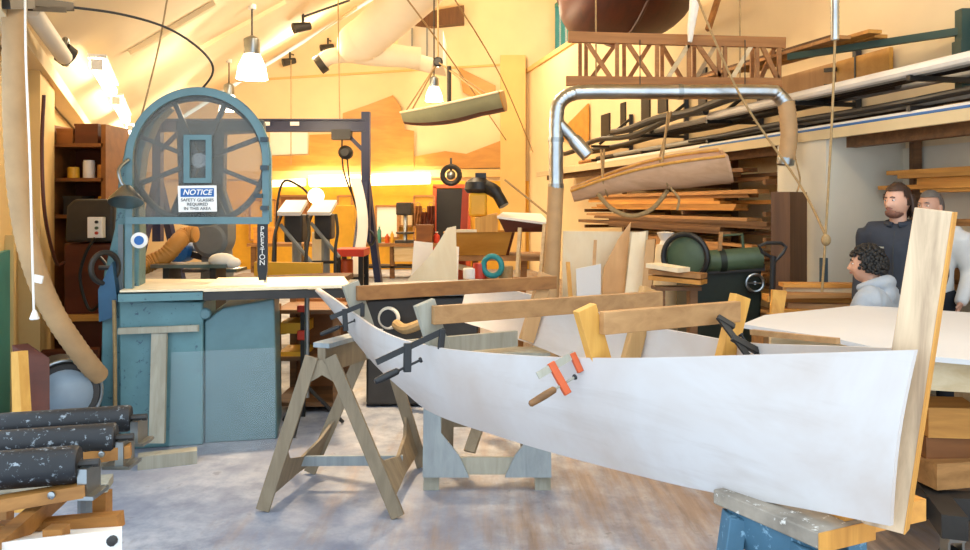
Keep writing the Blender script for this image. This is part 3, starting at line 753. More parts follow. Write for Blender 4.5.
def trestle_blue():
    t = thing('sawhorse', (.95, 2.3, 0), 'paint-splattered blue trestle under the stem at front of boat', 'trestle')
    a, b = UZ(713, 489, .777), UZ(818, 533, .777); d = (b - a).normalized(); w = UZ(874, 520, .777) - b
    c0, c1 = a, b
    put('top_board', MB().prism([c0, c1, c1 + w, c0 + w], (0, 0, -.042)), 'splat', t, bevel=.004)
    put('end_grain', MB().prism([c1 + d * .001, c1 + w + d * .001, c1 + w + d * .001 + V((0, 0, -.05)), c1 + d * .001 + V((0, 0, -.05))], d * .004), 'stem_side', t, label='orange bare wood end of the top')
    put('apron', MB().prism([c0 + d * .04 + w * .07, c1 - d * .02 + w * .07, c1 - d * .02 + w * .07 + V((0, 0, -.1)), c0 + d * .04 + w * .07 + V((0, 0, -.1))], w.normalized() * .02 + V((0, 0, -.05))), 'blue_leg', t)
    put('apron', MB().prism([c0 + d * .04 + w * .9, c1 - d * .02 + w * .9, c1 - d * .02 + w * .9 + V((0, 0, -.1)), c0 + d * .04 + w * .9 + V((0, 0, -.1))], w.normalized() * .02 + V((0, 0, -.05))), 'blue_leg', t)
    for u, v, sp in ((.06, .1, -1), (.06, .9, 1), (.29, .1, -1), (.29, .9, 1)):
        p = c0 + d * u * 1.0 + w * v; f = V((p.x, p.y, 0)) + w.normalized() * sp * .09 - d * (.04 if u < .2 else -.03)
        put('leg', MB().beam(f, p + V((0, 0, -.055)), .05, .075), 'blue_leg', t, bevel=.003)
trestle_blue()
a, b = UZ(866, 516, .78), UZ(926, 500, .78); b = a + (b - a) * .9
put('timber_block', MB().beam(a + V((-.08, -.0, -.02)), b + V((.0, .02, -.02)), .06, .06), 'board3', label='short orange timber poking out behind foot of the stem', cat='timber')

# ================================================================ white hull panel on a wheeled timber stand, right
wt = thing('wheeled_stand', (2.3, 3.9, 0), 'timber-edged stand on dark beams and casters right of stem', 'stand')
ZT = .92
poly = [U(742, 328, 4.2), U(765, 318, 4.55), U(860, 309, 4.85), U(990, 321, 4.6), U(1080, 330, 4.3), U(1080, 372, 3.15), U(985, 366, 3.2), U(905, 358, 3.35), U(835, 345, 3.75)]
poly = [V((p.x, p.y, ZT + .02 * (i in (2,)))) for i, p in enumerate(poly)]
put('primed_sheet', MB().prism(poly, (0, 0, .022)), 'prime', label='large white primed hull panel lying on timber stand behind the boat', cat='panel')

put('top_rail', MB().beam((at(900, 3.42), 3.42, ZT - .075), (at(1075, 3.2), 3.22, ZT - .07), .05, .13), 'board4', wt)
put('top_rail', MB().beam((at(770, 4.45), 4.45, ZT - .07), (at(1060, 4.3), 4.3, ZT - .07), .05, .13), 'board4', wt)
for x, y in ((at(905, 3.45), 3.5), (at(1060, 3.3), 3.35), (at(790, 4.4), 4.4), (at(1040, 4.3), 4.25)): put('post', MB().box((x, y, .53), (.09, .09, .52)), 'board4', wt)
put('base_beam', MB().beam((at(850, 3.6), 3.55, .22), (at(1075, 3.35), 3.35, .25), .1, .1), 'iron', wt)
put('base_beam', MB().beam((at(800, 4.4), 4.4, .22), (at(1050, 4.25), 4.25, .25), .1, .1), 'iron', wt)
put('base_beam', MB().beam((at(955, 3.2), 3.2, .24), (at(890, 4.45), 4.45, .22), .1, .1), 'iron', wt)
put('base_beam', MB().beam((at(1060, 3.3), 3.3, .24), (at(1030, 4.3), 4.3, .22), .1, .1), 'iron', wt)
for x, y in ((at(952, 3.25), 3.25), (at(1062, 3.3), 3.28), (at(810, 4.4), 4.4), (at(1040, 4.25), 4.25)):
    cs = put('caster', MB().lathe([(.055, -.02), (.07, -.012), (.07, .012), (.055, .02)], (x, y, .07), (1, .2, 0), 18), 'black', wt)
    put('caster_fork', MB().box((x - .03, y, .12), (.01, .06, .11)).box((x + .03, y, .12), (.01, .06, .11)).box((x, y, .18), (.07, .08, .015)), 'steel', cs)
for i, (px, z, w_, h_, d_, mt_, lb_) in enumerate(((948, .30, .32, .12, 3.6, 'board', 'brown offcut, lowest in the pile under the white panel'), (938, .42, .26, .1, 3.65, 'cupboard', 'dark brown offcut in middle of pile under the white panel'), (955, .52, .34, .14, 3.62, 'board3', 'golden block on top of pile under the white panel'), (985, .44, .2, .3, 3.7, 'board4', 'pale offcut standing at right of pile under the white panel'))):
    put('wood_offcut', MB().box((at(px, d_), d_, z + h_ / 2 - (.0 if i else 0)), (w_, .22, h_), (0, 0, .2 - .15 * i)), mt_, label=lb_, cat='offcut', group='offcuts under the white panel')
put('teal_crate', MB().box((at(975, 2.75), 2.75, .12), (.22, .22, .24)), 'teal', label='teal crate on the floor at bottom right corner', cat='crate')
put('chest_board', MB().box((at(955, 3.9), 3.9, .285), (1.0, .5, .02)), 'greyply', wt)

# ================================================================ people
def skin_mesh(chains, X=(1, 0, 0), cap=.8):
    """closed tapering limbs along chains of (point, radius); radius may be (across X, other way)"""
    bm = bmesh.new(); N = 20
    for ch in chains:
        P = spline([p for p, r in ch], 5)
        R2 = [r if hasattr(r, '__len__') else (r, r) for p, r in ch]
        Rr = [tuple(R2[k][a] * (1 - f / 5) + R2[k + 1][a] * f / 5 for a in (0, 1)) for k in range(len(ch) - 1) for f in range(5)] + [R2[-1]]
        T = [(P[min(k + 1, len(P) - 1)] - P[max(k - 1, 0)]).normalized() for k in range(len(P))]
        st = [(P[0] - T[0] * max(Rr[0]) * cap * math.sin(a), T[0], [q * math.cos(a) for q in Rr[0]]) for a in (1.45, 1.1, .75, .35)]
        st += list(zip(P, T, Rr)) + [(P[-1] + T[-1] * max(Rr[-1]) * cap * math.sin(a), T[-1], [q * math.cos(a) for q in Rr[-1]]) for a in (.35, .75, 1.1, 1.45)]
        rings = []
        for p, t, r in st:
            u = V(X) - t * V(X).dot(t)
            if u.length < .25: u = t.cross(V((0, 0, 1))) if abs(t.z) < .9 else t.cross(V((0, 1, 0)))
            u.normalize(); w = t.cross(u)
            if rings and w.dot(rings[-1][1]) < 0 and u.dot(rings[-1][2]) < 0: u, w = -u, -w
            rings.append(([bm.verts.new(p + u * math.cos(2 * PI * k / N) * r[0] + w * math.sin(2 * PI * k / N) * r[1]) for k in range(N)], w, u))
        for (A_, _, _), (B_, _, _) in zip(rings, rings[1:]):
            for k in range(N): bm.faces.new((A_[k], A_[(k + 1) % N], B_[(k + 1) % N], B_[k]))
        bm.faces.new(rings[0][0][::-1]); bm.faces.new(rings[-1][0])
    bmesh.ops.recalc_face_normals(bm, faces=bm.faces)
    me = bpy.data.meshes.new('s'); bm.to_mesh(me); bm.free(); return me

def head_mesh(c, yaw, pitch=0, s=1.0):
    """a head with brow, sockets, nose, lips, chin and ears; faces -Y before yaw"""
    bm = bmesh.new(); bmesh.ops.create_uvsphere(bm, u_segments=40, v_segments=30, radius=1)
    def bump(p, c_, w, amt, d): 
        q = math.exp(-((p.x - c_[0]) ** 2 + (p.z - c_[1]) ** 2) / (w * w)); return V(d) * amt * q
    for v in bm.verts:
        p = v.co.copy(); fr = max(0, -p.y)
        x, y, z = p.x * .076, p.y * .098, p.z * .118
        if p.z < 0: x *= 1 - .22 * (-p.z) ** 1.6; y = y * (1 - .12 * (-p.z)) - .006 * (-p.z)
        q = V((x, y, z))
        if fr > .3:
            k = V((p.x, 0, p.z))
            q += bump(k, (0, -.16), .16, .030, (0, -1, -.25)) + bump(k, (0, .05), .1, .010, (0, -1, 0))
            for sx in (-.36, .36): q += bump(k, (sx, .08), .17, .011, (0, 1, 0)) + bump(k, (sx, .27), .2, .006, (0, -1, 0)) + bump(k, (sx * 1.2, -.2), .25, .006, (0, -1, 0))
            q += bump(k, (0, -.46), .13, .008, (0, -1, 0)) + bump(k, (0, -.78), .22, .012, (0, -1, 0)) + bump(k, (0, -.58), .09, .005, (0, 1, 0))
        v.co = q * s
    for sx in (-1, 1):
        bmesh.ops.create_uvsphere(bm, u_segments=10, v_segments=8, radius=1, matrix=Matrix.Translation((sx * .077 * s, .008 * s, -.008 * s)) @ Euler((0, 0, sx * .35)).to_matrix().to_4x4() @ Matrix.Diagonal((.009 * s, .02 * s, .034 * s, 1)))
    R = Matrix.Translation(c) @ Euler((pitch, 0, yaw)).to_matrix().to_4x4()
    bm.transform(R); return bm, R

def fuse(bm, voxel, name):
    me = bpy.data.meshes.new(name); bm.to_mesh(me); bm.free()
    o = bpy.data.objects.new(name, me); col.objects.link(o)
    r = o.modifiers.new('r', 'REMESH'); r.mode = 'VOXEL'; r.voxel_size = voxel
    sm = o.modifiers.new('m', 'SMOOTH'); sm.factor = .5; sm.iterations = 3
    out = bpy.data.meshes.new_from_object(o.evaluated_get(bpy.context.evaluated_depsgraph_get()))
    bpy.data.objects.remove(o)
    b = bmesh.new(); b.from_mesh(out); return b

def hand_into(bm, wrist, dirn, palm_n, s=1.0):
    """palm and five curled fingers as skinned chains"""
    d = V(dirn).normalized(); n = V(palm_n).normalized(); w = d.cross(n).normalized(); wr = V(wrist)
    ch = [[(wr, (.024 * s, .018 * s)), (wr + d * .045 * s, (.034 * s, .016 * s)), (wr + d * .085 * s, (.036 * s, .014 * s))]]
    me = skin_mesh(ch, w); bm.from_mesh(me)
    for k, (o, L) in enumerate(((-.027, .062), (-.009, .07), (.009, .066), (.026, .052))):
        a = wr + d * .075 * s + w * o * s; b = a + d * L * .5 * s; c = b + (d * .8 + n * .6).normalized() * L * .3 * s; e = c + (d * .3 + n).normalized() * L * .25 * s
        bm.from_mesh(skin_mesh([[(a, .010 * s), (b, .009 * s), (c, .0085 * s), (e, .007 * s)]]))
    a = wr + d * .025 * s - w * .02 * s; b = a + (d * .6 - w * .8).normalized() * .04 * s; c = b + (d + n * .4).normalized() * .03 * s
    bm.from_mesh(skin_mesh([[(a, .014 * s), (b, .011 * s), (c, .009 * s)]]))

def person(base, lab, yaw, joints, top, hair, hairstyle, headyaw, headpitch=0, bottom='trousers', hood=False, beard=False, palms=None):
    """joints in a local frame (x right of the person, -y forward, z up) turned by yaw at base"""
    T = Matrix.Translation(base) @ Euler((0, 0, yaw)).to_matrix().to_4x4()
    J = {k: T @ V(v) for k, v in joints.items()}
    def sk(chains, cap): return skin_mesh(chains, T.to_3x3() @ V((1, 0, 0)), cap)
    p = thing('person', base, lab, 'person')
    pel, ch, nk, hd = J['pelvis'], J['chest'], J['neck'], J['head']
    bm, R = head_mesh(hd, yaw + headyaw, headpitch)
    body = [[(pel, (.13, .1)), (pel.lerp(ch, .5), (.12, .095)), (ch, (.135, .1)), (nk, .056), (nk.lerp(hd, .6), .054)]]
    for s in 'lr':
        body.append([(ch, (.135, .1)), (J['sh_' + s], .056), (J['el_' + s], .042), (J['wr_' + s], .026)])
        body.append([(pel, (.13, .1)), (J['hip_' + s], .085), (J['kn_' + s], .058), (J['an_' + s], .04), (J['toe_' + s], .035)])
    me = sk(body, .8); bm.from_mesh(me)
    for s in 'lr':
        dd = J['wr_' + s] - J['el_' + s]; hand_into(bm, J['wr_' + s], dd, T.to_3x3() @ V((1 if s == 'l' else -1, -.3, 0)))
    b = fuse(bm, .0075, 'body')
    put('body', b, 'skin', p, sharp=80)
    # clothes a little outside the body
    def cloth(chains, nm, mat, vox=.012):
        bb = bmesh.new(); me_ = sk(chains, .35); bb.from_mesh(me_); put(nm, fuse(bb, vox, nm), mat, p, sharp=80)
    e = .016
    t = [[(pel + V((0, 0, -.04)), (.155, .125)), (pel.lerp(ch, .5), (.15, .122)), (ch, (.162, .124)), (ch.lerp(nk, .75), (.085, .08))]]
    for s in 'lr': t.append([(ch.lerp(nk, .72), .075), (J['sh_' + s] + V((0, 0, .005)), .078)])
    for s in 'lr': t.append([(ch, (.162, .124)), (J['sh_' + s], .082), (J['sh_' + s].lerp(J['el_' + s], .5), .07), (J['el_' + s], .062), (J['wr_' + s], .042)])
    cloth(t, 'hoodie' if hood else 'jacket' if top == 'jacket' else 'shirt', top)
    t = [[(pel + V((0, 0, .05)), (.145, .115)), (pel, (.15, .12))]]
    for s in 'lr': t.append([(pel, (.15, .12)), (J['hip_' + s], .108), (J['kn_' + s], .078), (J['an_' + s], .06)])
    cloth(t, 'trousers', bottom)
    for s in 'lr':
        a, b2 = J['an_' + s], J['toe_' + s]; dd = V((b2.x - a.x, b2.y - a.y, 0)).normalized()
        m = MB(); m.slab([[V((a.x, a.y, base.z)) + dd * (u - .06) + V((-dd.y, dd.x, 0)) * v * wd for v in (-1, -.5, .5, 1)] for u, wd in ((0, .03), (.05, .042), (.16, .047), (.24, .04), (.27, .02))], lambda i, j: V((0, 0, (.1, .1, .075, .05, .035)[i] * (1 if j in (1, 2) else .8)))); put('shoe', m, 'shoe', p)
    # face and hair
    f = lambda x, y, z: R @ V((x, y, z))
    for sx in (-1, 1):
        put('eye', MB().ball(f(sx * .028, -.0835, .010), .0095, (1, 1, .6)), 'eye_w', p); put('iris', MB().ball(f(sx * .028, -.0905, .010), .0048, (1, .8, .95)), 'ink', p)
        put('eyebrow', MB().tube([f(sx * .014, -.098, .030), f(sx * .028, -.098, .034), f(sx * .044, -.088, .029)], .0035, 6), hair, p)
    put('lips', MB().tube([f(-.02, -.092, -.056), f(-.008, -.101, -.053), f(.008, -.101, -.053), f(.02, -.092, -.056)], [.003, .005, .005, .003], 8), 'lip', p)
    bm = bmesh.new()
    def cap(ext, low, front):
        b_ = bmesh.new(); bmesh.ops.create_uvsphere(b_, u_segments=36, v_segments=26, radius=1)
        for v in b_.verts:
            q = v.co.copy(); h = noise.noise(q * 4) * .5 + noise.noise(q * 9) * .3
            v.co = V((q.x * .084, q.y * .106 + .004, q.z * .126 + .003)) * (1 + ext * (.5 + h))
        kill = [v for v in b_.verts if (v.co.y < front - .25 * max(0, .07 - v.co.z) * -1 - 0 and v.co.z < .072 + .02 * noise.noise(v.co * 30)) or v.co.z < low + .01 * noise.noise(v.co * 40)]
        bmesh.ops.delete(b_, geom=kill, context='VERTS')
        bmesh.ops.solidify(b_, geom=b_.faces[:], thickness=.006)
        b_.transform(R); return b_
    if hairstyle == 'long':
        bm = cap(.12, -.04, -.045)
        for k in range(26):
            a = PI * (.07 + .86 * k / 25); c0 = V((math.cos(a) * .078, math.sin(a) * .095 + .012, .05)); L = .15 + .03 * math.sin(k * 2.3)
            w_ = spline([f(*(c0 * 1.0)), f(c0.x * 1.16, c0.y * 1.12, .0), f(c0.x * 1.17, c0.y * 1.2, -.06), f(c0.x * 1.2, c0.y * 1.15 + .012, .05 - L)], 3)
            t = MB(); t.tube(w_, [.014] * (len(w_) - 2) + [.01, .004], 7); me = bpy.data.meshes.new('h'); t.bm.to_mesh(me); bm.from_mesh(me)
    elif hairstyle == 'curly':
        bm = cap(.1, -.05, -.05)
        rnd = random.Random(3)
        for k in range(420):
            a, z = rnd.uniform(0, 2 * PI), rnd.uniform(-.35, 1)
            r = math.sqrt(max(0, 1 - z * z)); q = V((math.cos(a) * r * .092, math.sin(a) * r * .114 + .006, z * .136))
            if q.y < -.05 and q.z < .062: continue
            t = MB(); t.ball(R @ q, rnd.uniform(.009, .016), n=7); me = bpy.data.meshes.new('h'); t.bm.to_mesh(me); bm.from_mesh(me)
    else: bm = cap(.03, -.045, -.03)
    put('hair', bm, hair, p, sharp=70)
    if beard:
        b_ = bmesh.new(); bmesh.ops.create_uvsphere(b_, u_segments=30, v_segments=20, radius=1)
        for v in b_.verts:
            q = v.co.copy(); v.co = V((q.x * .058, q.y * .068 - .034, q.z * .042 - .078)) * (1 + .03 * noise.noise(q * 8))
        bmesh.ops.delete(b_, geom=[v for v in b_.verts if v.co.y > -.0 or v.co.z > -.062 - .3 * max(0, v.co.y + .075)], context='VERTS')
        bmesh.ops.solidify(b_, geom=b_.faces[:], thickness=.004); b_.transform(R); put('beard', b_, 'stubble', p, sharp=70)
        put('moustache', MB().tube([f(-.026, -.09, -.05), f(-.01, -.1, -.043), f(.01, -.1, -.043), f(.026, -.09, -.05)], [.002, .004, .004, .002], 8), 'stubble', p)
    if hood:
        tb_ = T.to_3x3()
        c = nk + tb_ @ V((0, .06, -.0)); pts = []
        for k in range(17):
            a = PI * (-.15 + 1.3 * k / 16); pts.append(nk + tb_ @ V((math.cos(a) * .098, math.sin(a) * .105 - .02, .015 + .03 * math.sin(a))))
        m = MB().tube(pts, [.026 + .026 * math.sin(PI * k / 16) for k in range(17)], 10)
        m.ball(nk + tb_ @ V((0, .085, -.05)), .095, (1.05, .62, 1.05), 16, (0, 0, yaw)); put('hood', fuse(m.bm, .01, 'hood'), top, p, sharp=80)
    elif top == 'jacket':
        pts = [nk + (T.to_3x3() @ V((math.cos(a) * .078, math.sin(a) * .075 - .005, .0 + .012 * math.sin(a)))) for a in [PI * (-.42 + 1.84 * k / 20) for k in range(21)]]
        put('collar', MB().tube(pts, .021, 8), top, p)
        fr = T.to_3x3() @ V((0, -1, 0))
        put('zip', MB().tube([ch.lerp(nk, .7) + fr * .085, ch + fr * .128, pel.lerp(ch, .5) + fr * .125], .005, 6), 'ink', p)
        put('chest_mark', MB().box(ch + T.to_3x3() @ V((-.075, -.128, .02)), (.035, .006, .012), (0, 0, yaw)), 'greyply', p)
    return p
STAND = dict(pelvis=(0, 0, .93), chest=(0, .0, 1.28), neck=(0, .01, 1.47), head=(0, -.015, 1.625), sh_l=(-.185, .0, 1.40), sh_r=(.185, .0, 1.40), el_l=(-.25, .04, 1.12), el_r=(.25, .04, 1.12),
             wr_l=(-.23, -.13, .92), wr_r=(.23, -.13, .92), hip_l=(-.09, 0, .88), hip_r=(.09, 0, .88), kn_l=(-.1, -.02, .48), kn_r=(.1, -.02, .48), an_l=(-.1, .03, .08), an_r=(.1, .03, .08), toe_l=(-.11, -.12, .04), toe_r=(.11, -.12, .04))
D1 = 5.42
person(V((at(898, D1), D1, 0)), 'standing man in dark navy jacket with shoulder-length brown hair and beard', -.75, STAND, 'jacket', 'hair', 'long', -.35, .02, beard=True)
SH = {k: V(v) for k, v in STAND.items()}
D2 = 5.7

person(V((at(931, D2), D2, 0)), 'grey-haired man in pale shirt mostly hidden behind the stem post', -.8, {k: v * .975 for k, v in SH.items()}, 'shirt', 'hair_grey', 'short', -.25)
KN = dict(pelvis=(0, .0, .56), chest=(0, -.07, .88), neck=(0, -.1, 1.05), head=(0, -.14, 1.2), sh_l=(-.17, -.07, 1.0), sh_r=(.17, -.07, 1.0), el_l=(-.2, -.2, .76), el_r=(.2, -.2, .76), wr_l=(-.1, -.4, .8), wr_r=(.1, -.4, .8),
          hip_l=(-.09, -.02, .52), hip_r=(.09, -.02, .52), kn_l=(-.15, -.42, .5), kn_r=(.15, -.42, .5), an_l=(-.14, -.36, .08), an_r=(.14, -.36, .08), toe_l=(-.15, -.5, .04), toe_r=(.15, -.5, .04))
D3 = 4.95
pk = V((at(890, D3), D3, 0))
person(pk, 'seated person in light grey hoodie with curly black hair, back turned', -2.35, KN, 'hoodie', 'hair_black', 'curly', .35, 0, hood=True)
st = thing('stool', (pk.x, pk.y, 0), 'low wooden stool under the person in the grey hoodie', 'stool')
put('seat', MB().lathe([(.17, .39), (.175, .4), (.175, .42), (.16, .43)], (pk.x, pk.y, 0)), 'oak', st)
for k in range(4):
    a = PI / 4 + k * PI / 2; put('leg', MB().tube([(pk.x + .16 * math.cos(a), pk.y + .16 * math.sin(a), 0), (pk.x + .1 * math.cos(a), pk.y + .1 * math.sin(a), .395)], .016, 8), 'oak', st)
# ================================================================ lamps, gantry
def pendant(px, py, d, wpx, lab, drop=None):
    """py: rim of the shade"""
    r = wpx / 2 / FPX * d; b = U(px, py, d)
    g = thing('pendant_lamp', b, lab, 'lamp', 'pendant lamps')
    put('lamp_shade', MB().lathe([(r, 0), (r * .98, .1 * r), (r * .86, .8 * r), (r * .6, 1.4 * r), (r * .5, 1.6 * r)], b, n=28), 'glow', g, label='glowing white glass shade')
    put('lamp_housing', MB().lathe([(r * .5, 1.55 * r), (r * .52, 1.6 * r), (r * .52, 2.55 * r), (r * .4, 2.65 * r), (r * .1, 2.8 * r)], b, n=24), 'steel', g)
    zc = ceil_z(b.x, b.y)
    put('cord', MB().tube([b + V((0, 0, 2.7 * r)), V((b.x, b.y, zc))], .012, 6), 'iron', g)
    put('ceiling_rose', MB().lathe([(.05, -.06), (.05, 0)], V((b.x, b.y, zc + .0)), n=14), 'white', g)
    return b
lamps = [pendant(252, 79, 9.4, 31, 'large glowing pendant lamp with metal cap, upper left of the blue gantry'),
         pendant(229, 111, 13.5, 20, 'smaller pendant lamp just behind the top of the bandsaw guard'),
         pendant(434, 101, 12.0, 18, 'small glowing pendant lamp beside the hanging grey-green dinghy')]

GD = 12.0
gn = thing('gantry_crane', U(365, 0, GD) * 1, 'dark blue steel lifting gantry on A-shaped legs', 'gantry'); gn.location = (at(365, GD), GD, 0)
zt, zb = EYE + (HOR - 120) / FPX * GD, EYE + (HOR - 131) / FPX * GD
xl, xr = at(150, GD), at(366, GD)
bmq = put('top_beam', MB().box(((xl + xr) / 2, GD, (zt + zb) / 2), (xr - xl, .04, zt - zb)).box(((xl + xr) / 2, GD, zt), (xr - xl, .16, .025)).box(((xl + xr) / 2, GD, zb), (xr - xl, .16, .025)), 'gantry', gn)
for px in (267, 296): put('label_plate', MB().box((at(px, GD), GD - .085, (zt + zb) / 2 + .02), (.14, .01, .06)), 'white', bmq)
for px in (366, 158):
    x = at(px, GD)
    put('post', MB().box((x, GD, (.55 + zt) / 2 + .3), (.13, .13, zt - .9)), 'gantry', gn)
    for sy in (-1, 1): put('leg', MB().beam((x, GD, 2.0), (x + sy * .12, GD + sy * .8, .04), .11, .11), 'gantry', gn)
    put('foot_bar', MB().beam((x - .14, GD - .9, .05), (x + .14, GD + .9, .05), .12, .1), 'gantry', gn)
    put('knee_brace', MB().beam((x, GD, zb - .35), (x + (-.35 if px > 200 else .35), GD, zb), .06, .06), 'gantry', gn)
hs = thing('chain_hoist', U(343, 150, GD), 'black chain hoist hanging from the blue gantry beam', 'hoist')
hx = at(342, GD)
put('trolley', MB().box((hx, GD, zb - .06), (.3, .2, .16)), 'black', hs)
put('hoist_body', MB().lathe([(.06, -.1), (.11, -.06), (.11, .06), (.06, .1)], (hx + .06, GD, zb - .34), (0, 1, 0), 20), 'black', hs)
put('chain', MB().tube(spline([(hx, GD, zb - .1), (hx + .02, GD, zb - .6), (hx + .2, GD, zb - 1.1), (hx + .45, GD - .02, zb - 1.6)], 6), .014, 6), 'black', hs)
put('chain', MB().tube(spline([(hx + .08, GD, zb - .42), (hx + .14, GD, zb - .9), (hx + .3, GD, zb - 1.4), (hx + .5, GD - .02, zb - 1.62)], 6), .014, 6), 'black', hs)
put('hook', MB().tube(spline([(hx + .46, GD - .02, zb - 1.58), (hx + .52, GD - .02, zb - 1.7), (hx + .46, GD - .02, zb - 1.8), (hx + .4, GD - .02, zb - 1.72)], 5), .02, 8), 'black', hs)

def strip(p0, p1, lab, mat, r=.035, grp='strip lights', body=True):
    p0, p1 = V(p0), V(p1); g = thing('strip_light', (p0 + p1) / 2, lab, 'strip light', grp)
    put('light_tube', MB().tube([p0, p1], r, 12), mat, g)
    put('light_housing', MB().beam(p0 + V((0, .0, r + .015)), p1 + V((0, 0, r + .015)), r * 2.4, .03), 'white', g)
    for e in (p0, p1): put('end_cap', MB().beam(e - (p1 - p0).normalized() * .02, e + (p1 - p0).normalized() * .02, r * 1.5, r * 1.5), 'white', g)
def cz(px, py, drop=.24): p = ceil_hit(px, py); return p - V((0, 0, drop))
strip(cz(97, 36), cz(111, 68), 'slanting strip light nearest the front on the low left ceiling', 'tube', .06)
strip(cz(116, 80), cz(126, 103), 'middle strip light on the low left ceiling above the bandsaw', 'tube', .06)
strip(cz(130, 113), cz(137, 130), 'last strip light on the low left ceiling behind the bandsaw', 'tube', .06)
strip(U(310, 182, 18.6), U(366, 181, 18.6), 'glowing strip light under the beam behind blue gantry post', 'tube_back', .13)
strip(U(371, 180.5, 18.6), U(430, 179, 18.6), 'glowing strip light under the beam right of blue gantry post', 'tube_back', .13)
strip(U(272, 184, 18.6), U(305, 183, 18.6), 'glowing strip light under the beam left of the two white slanted panels', 'tube_back', .08)

# ================================================================ back wall
def flat(name, pts, d, mat, lab, cat, th=.04, group=None):
    return put(name, MB().prism([U(x, y, d) for x, y in pts], (0, th, 0)), mat, label=lab, cat=cat, group=group)
Z4 = lambda pts: [(270 + x / 3.057, y / 3.057) for x, y in pts]
flat('plywood_form', Z4([(-20, 478), (118, 474), (120, 412), (220, 408), (220, 530), (-20, 530)]), BACK - .08, 'amber', 'stepped amber plywood form on back wall left of the gantry post', 'plywood form')
flat('plywood_form', Z4([(222, 346), (300, 320), (375, 291), (400, 325), (412, 395), (440, 400), (440, 522), (222, 526)]), BACK - .12, 'amber', 'tall amber plywood form on back wall with a slanting top', 'plywood form')
flat('plywood_form', Z4([(442, 478), (535, 462), (600, 470), (700, 432), (730, 415), (730, 512), (442, 518)]), BACK - .1, 'amber', 'low amber plywood form with curved top under the hanging dinghy', 'plywood form')
flat('plywood_form', Z4([(576, 205), (690, 262), (690, 300), (730, 340), (690, 330), (590, 282)]), BACK - .1, 'amber', 'pointed amber plywood form behind the hanging dinghy', 'plywood form')
flat('white_sheet', Z4([(0, 382), (115, 382), (115, 470), (0, 474)]), BACK - .04, 'paper', 'plain white sheet on back wall under the gantry beam', 'sheet')
put('plywood_form', MB().prism([RW(16.6, .03, 3.1), RW(14.6, .03, 3.55), RW(14.6, .03, 2.75), RW(15.4, .03, 2.85)], (-.03, 0, 0)), 'amber', label='small pointed amber form on the right wall left of the metal duct', cat='plywood form')
# lit openings, pictures and cupboards along the back wall
wl = [('wall_cupboard', 250, 275, 200, 240, 'yellow', 'yellow wall cupboard at the back beside the bandsaw guard', 'cupboard'),
      ('wall_cupboard', 338, 352, 196, 244, 'yellow', 'narrow yellow wall cupboard left of the gantry legs', 'cupboard'),
      ('tool_board', 280, 308, 196, 214, 'cupboard', 'brown tool board at the back behind the white slanted panels', 'tool board'),
      ('notice_board', 376, 398, 206, 238, 'paper', 'bright white notice board on back wall right of the gantry', 'notice board'),
      ('notice_board', 400, 413, 208, 226, 'board4', 'small pale notice board beside the bright white one', 'notice board'),
      ('tool_board', 414, 434, 196, 240, 'yellow', 'yellow tool board left of the dark back doorway', 'tool board')]
for n, x0, x1, y0, y1, mt_, lb_, ct in wl:
    d = BACK - .35
    g = thing(n, U((x0 + x1) / 2, y1, d), lb_, ct)
    put('panel', MB().prism([U(x0, y0, d), U(x1, y0, d), U(x1, y1, d), U(x0, y1, d)], (0, .28, 0)), mt_, g)
    put('frame', MB().beam(U(x0, y0, d), U(x1, y0, d), .05, .05).beam(U(x0, y1, d), U(x1, y1, d), .05, .05).beam(U(x0, y0, d), U(x0, y1, d), .05, .05).beam(U(x1, y0, d), U(x1, y1, d), .05, .05), 'board', g)
# brown hung aprons / tools at the dark door
for i, (px, y0, y1, mt_, lb_) in enumerate(((424, 212, 243, 'redbrown', 'long red-brown apron hanging left of the dark doorway'), (431, 206, 242, 'hull_dark', 'dark brown apron hanging nearest the dark doorway'), (418, 206, 226, 'cupboard', 'short brown apron hanging on the yellow tool board'))):
    d = BACK - .5
    m = MB(); rows = [[U(px - 4 + k, y0 + (y1 - y0) * j / 5, d) + V((0, -.08 * math.sin(PI * k / 8) + .03 * math.sin(k * 2 + j), 0)) for k in range(9)] for j in range(6)]
    g = thing('apron', U(px, y1, d), lb_, 'apron', 'aprons by the dark doorway')
    put('cloth', m.slab(rows, (0, .02, 0)), mt_, g); put('loop', MB().ring(U(px, y0 - 1.5, d), .05, .01, (0, 1, 0), 14, 6), 'rope', g)
# long workbench at the back with things on it
BD = 16.5
bn = thing('workbench', (at(390, BD), BD, 0), 'long pale workbench at the back behind the gantry legs', 'workbench')
zt_ = EYE - 40 / FPX * BD
put('worktop', MB().box((at(345, BD), BD + .3, zt_), (at(445, BD) - at(250, BD), .7, .07)), 'board', bn)
for px in (253, 300, 345, 392, 440): put('leg', MB().box((at(px, BD), BD + .05, zt_ / 2), (.1, .1, zt_)), 'board2', bn)
put('drawer_unit', MB().box((at(412, BD), BD + .3, zt_ - .2), (.8, .6, .32)), 'board4', bn)
put('lower_shelf', MB().box((at(345, BD), BD + .3, .25), (at(440, BD) - at(255, BD), .6, .05)), 'iron', bn)
smalls = [('bottle', 378, .4, .09, 'teal', 'teal bottle on the far workbench'), ('bottle', 386, .22, .1, 'orange', 'orange bottle on the far workbench'), ('bottle', 391, .28, .08, 'yellow', 'yellow bottle on the far workbench'),
          ('machine', 404, .75, .3, 'iron', 'dark drill press on the far workbench'), ('box', 424, .4, .35, 'cupboard', 'brown box on the far workbench beside the aprons'), ('box', 262, .35, .4, 'board3', 'golden box on the far workbench beside the bandsaw post'),
          ('can', 436, .25, .14, 'red', 'red can at right end of the far workbench')]
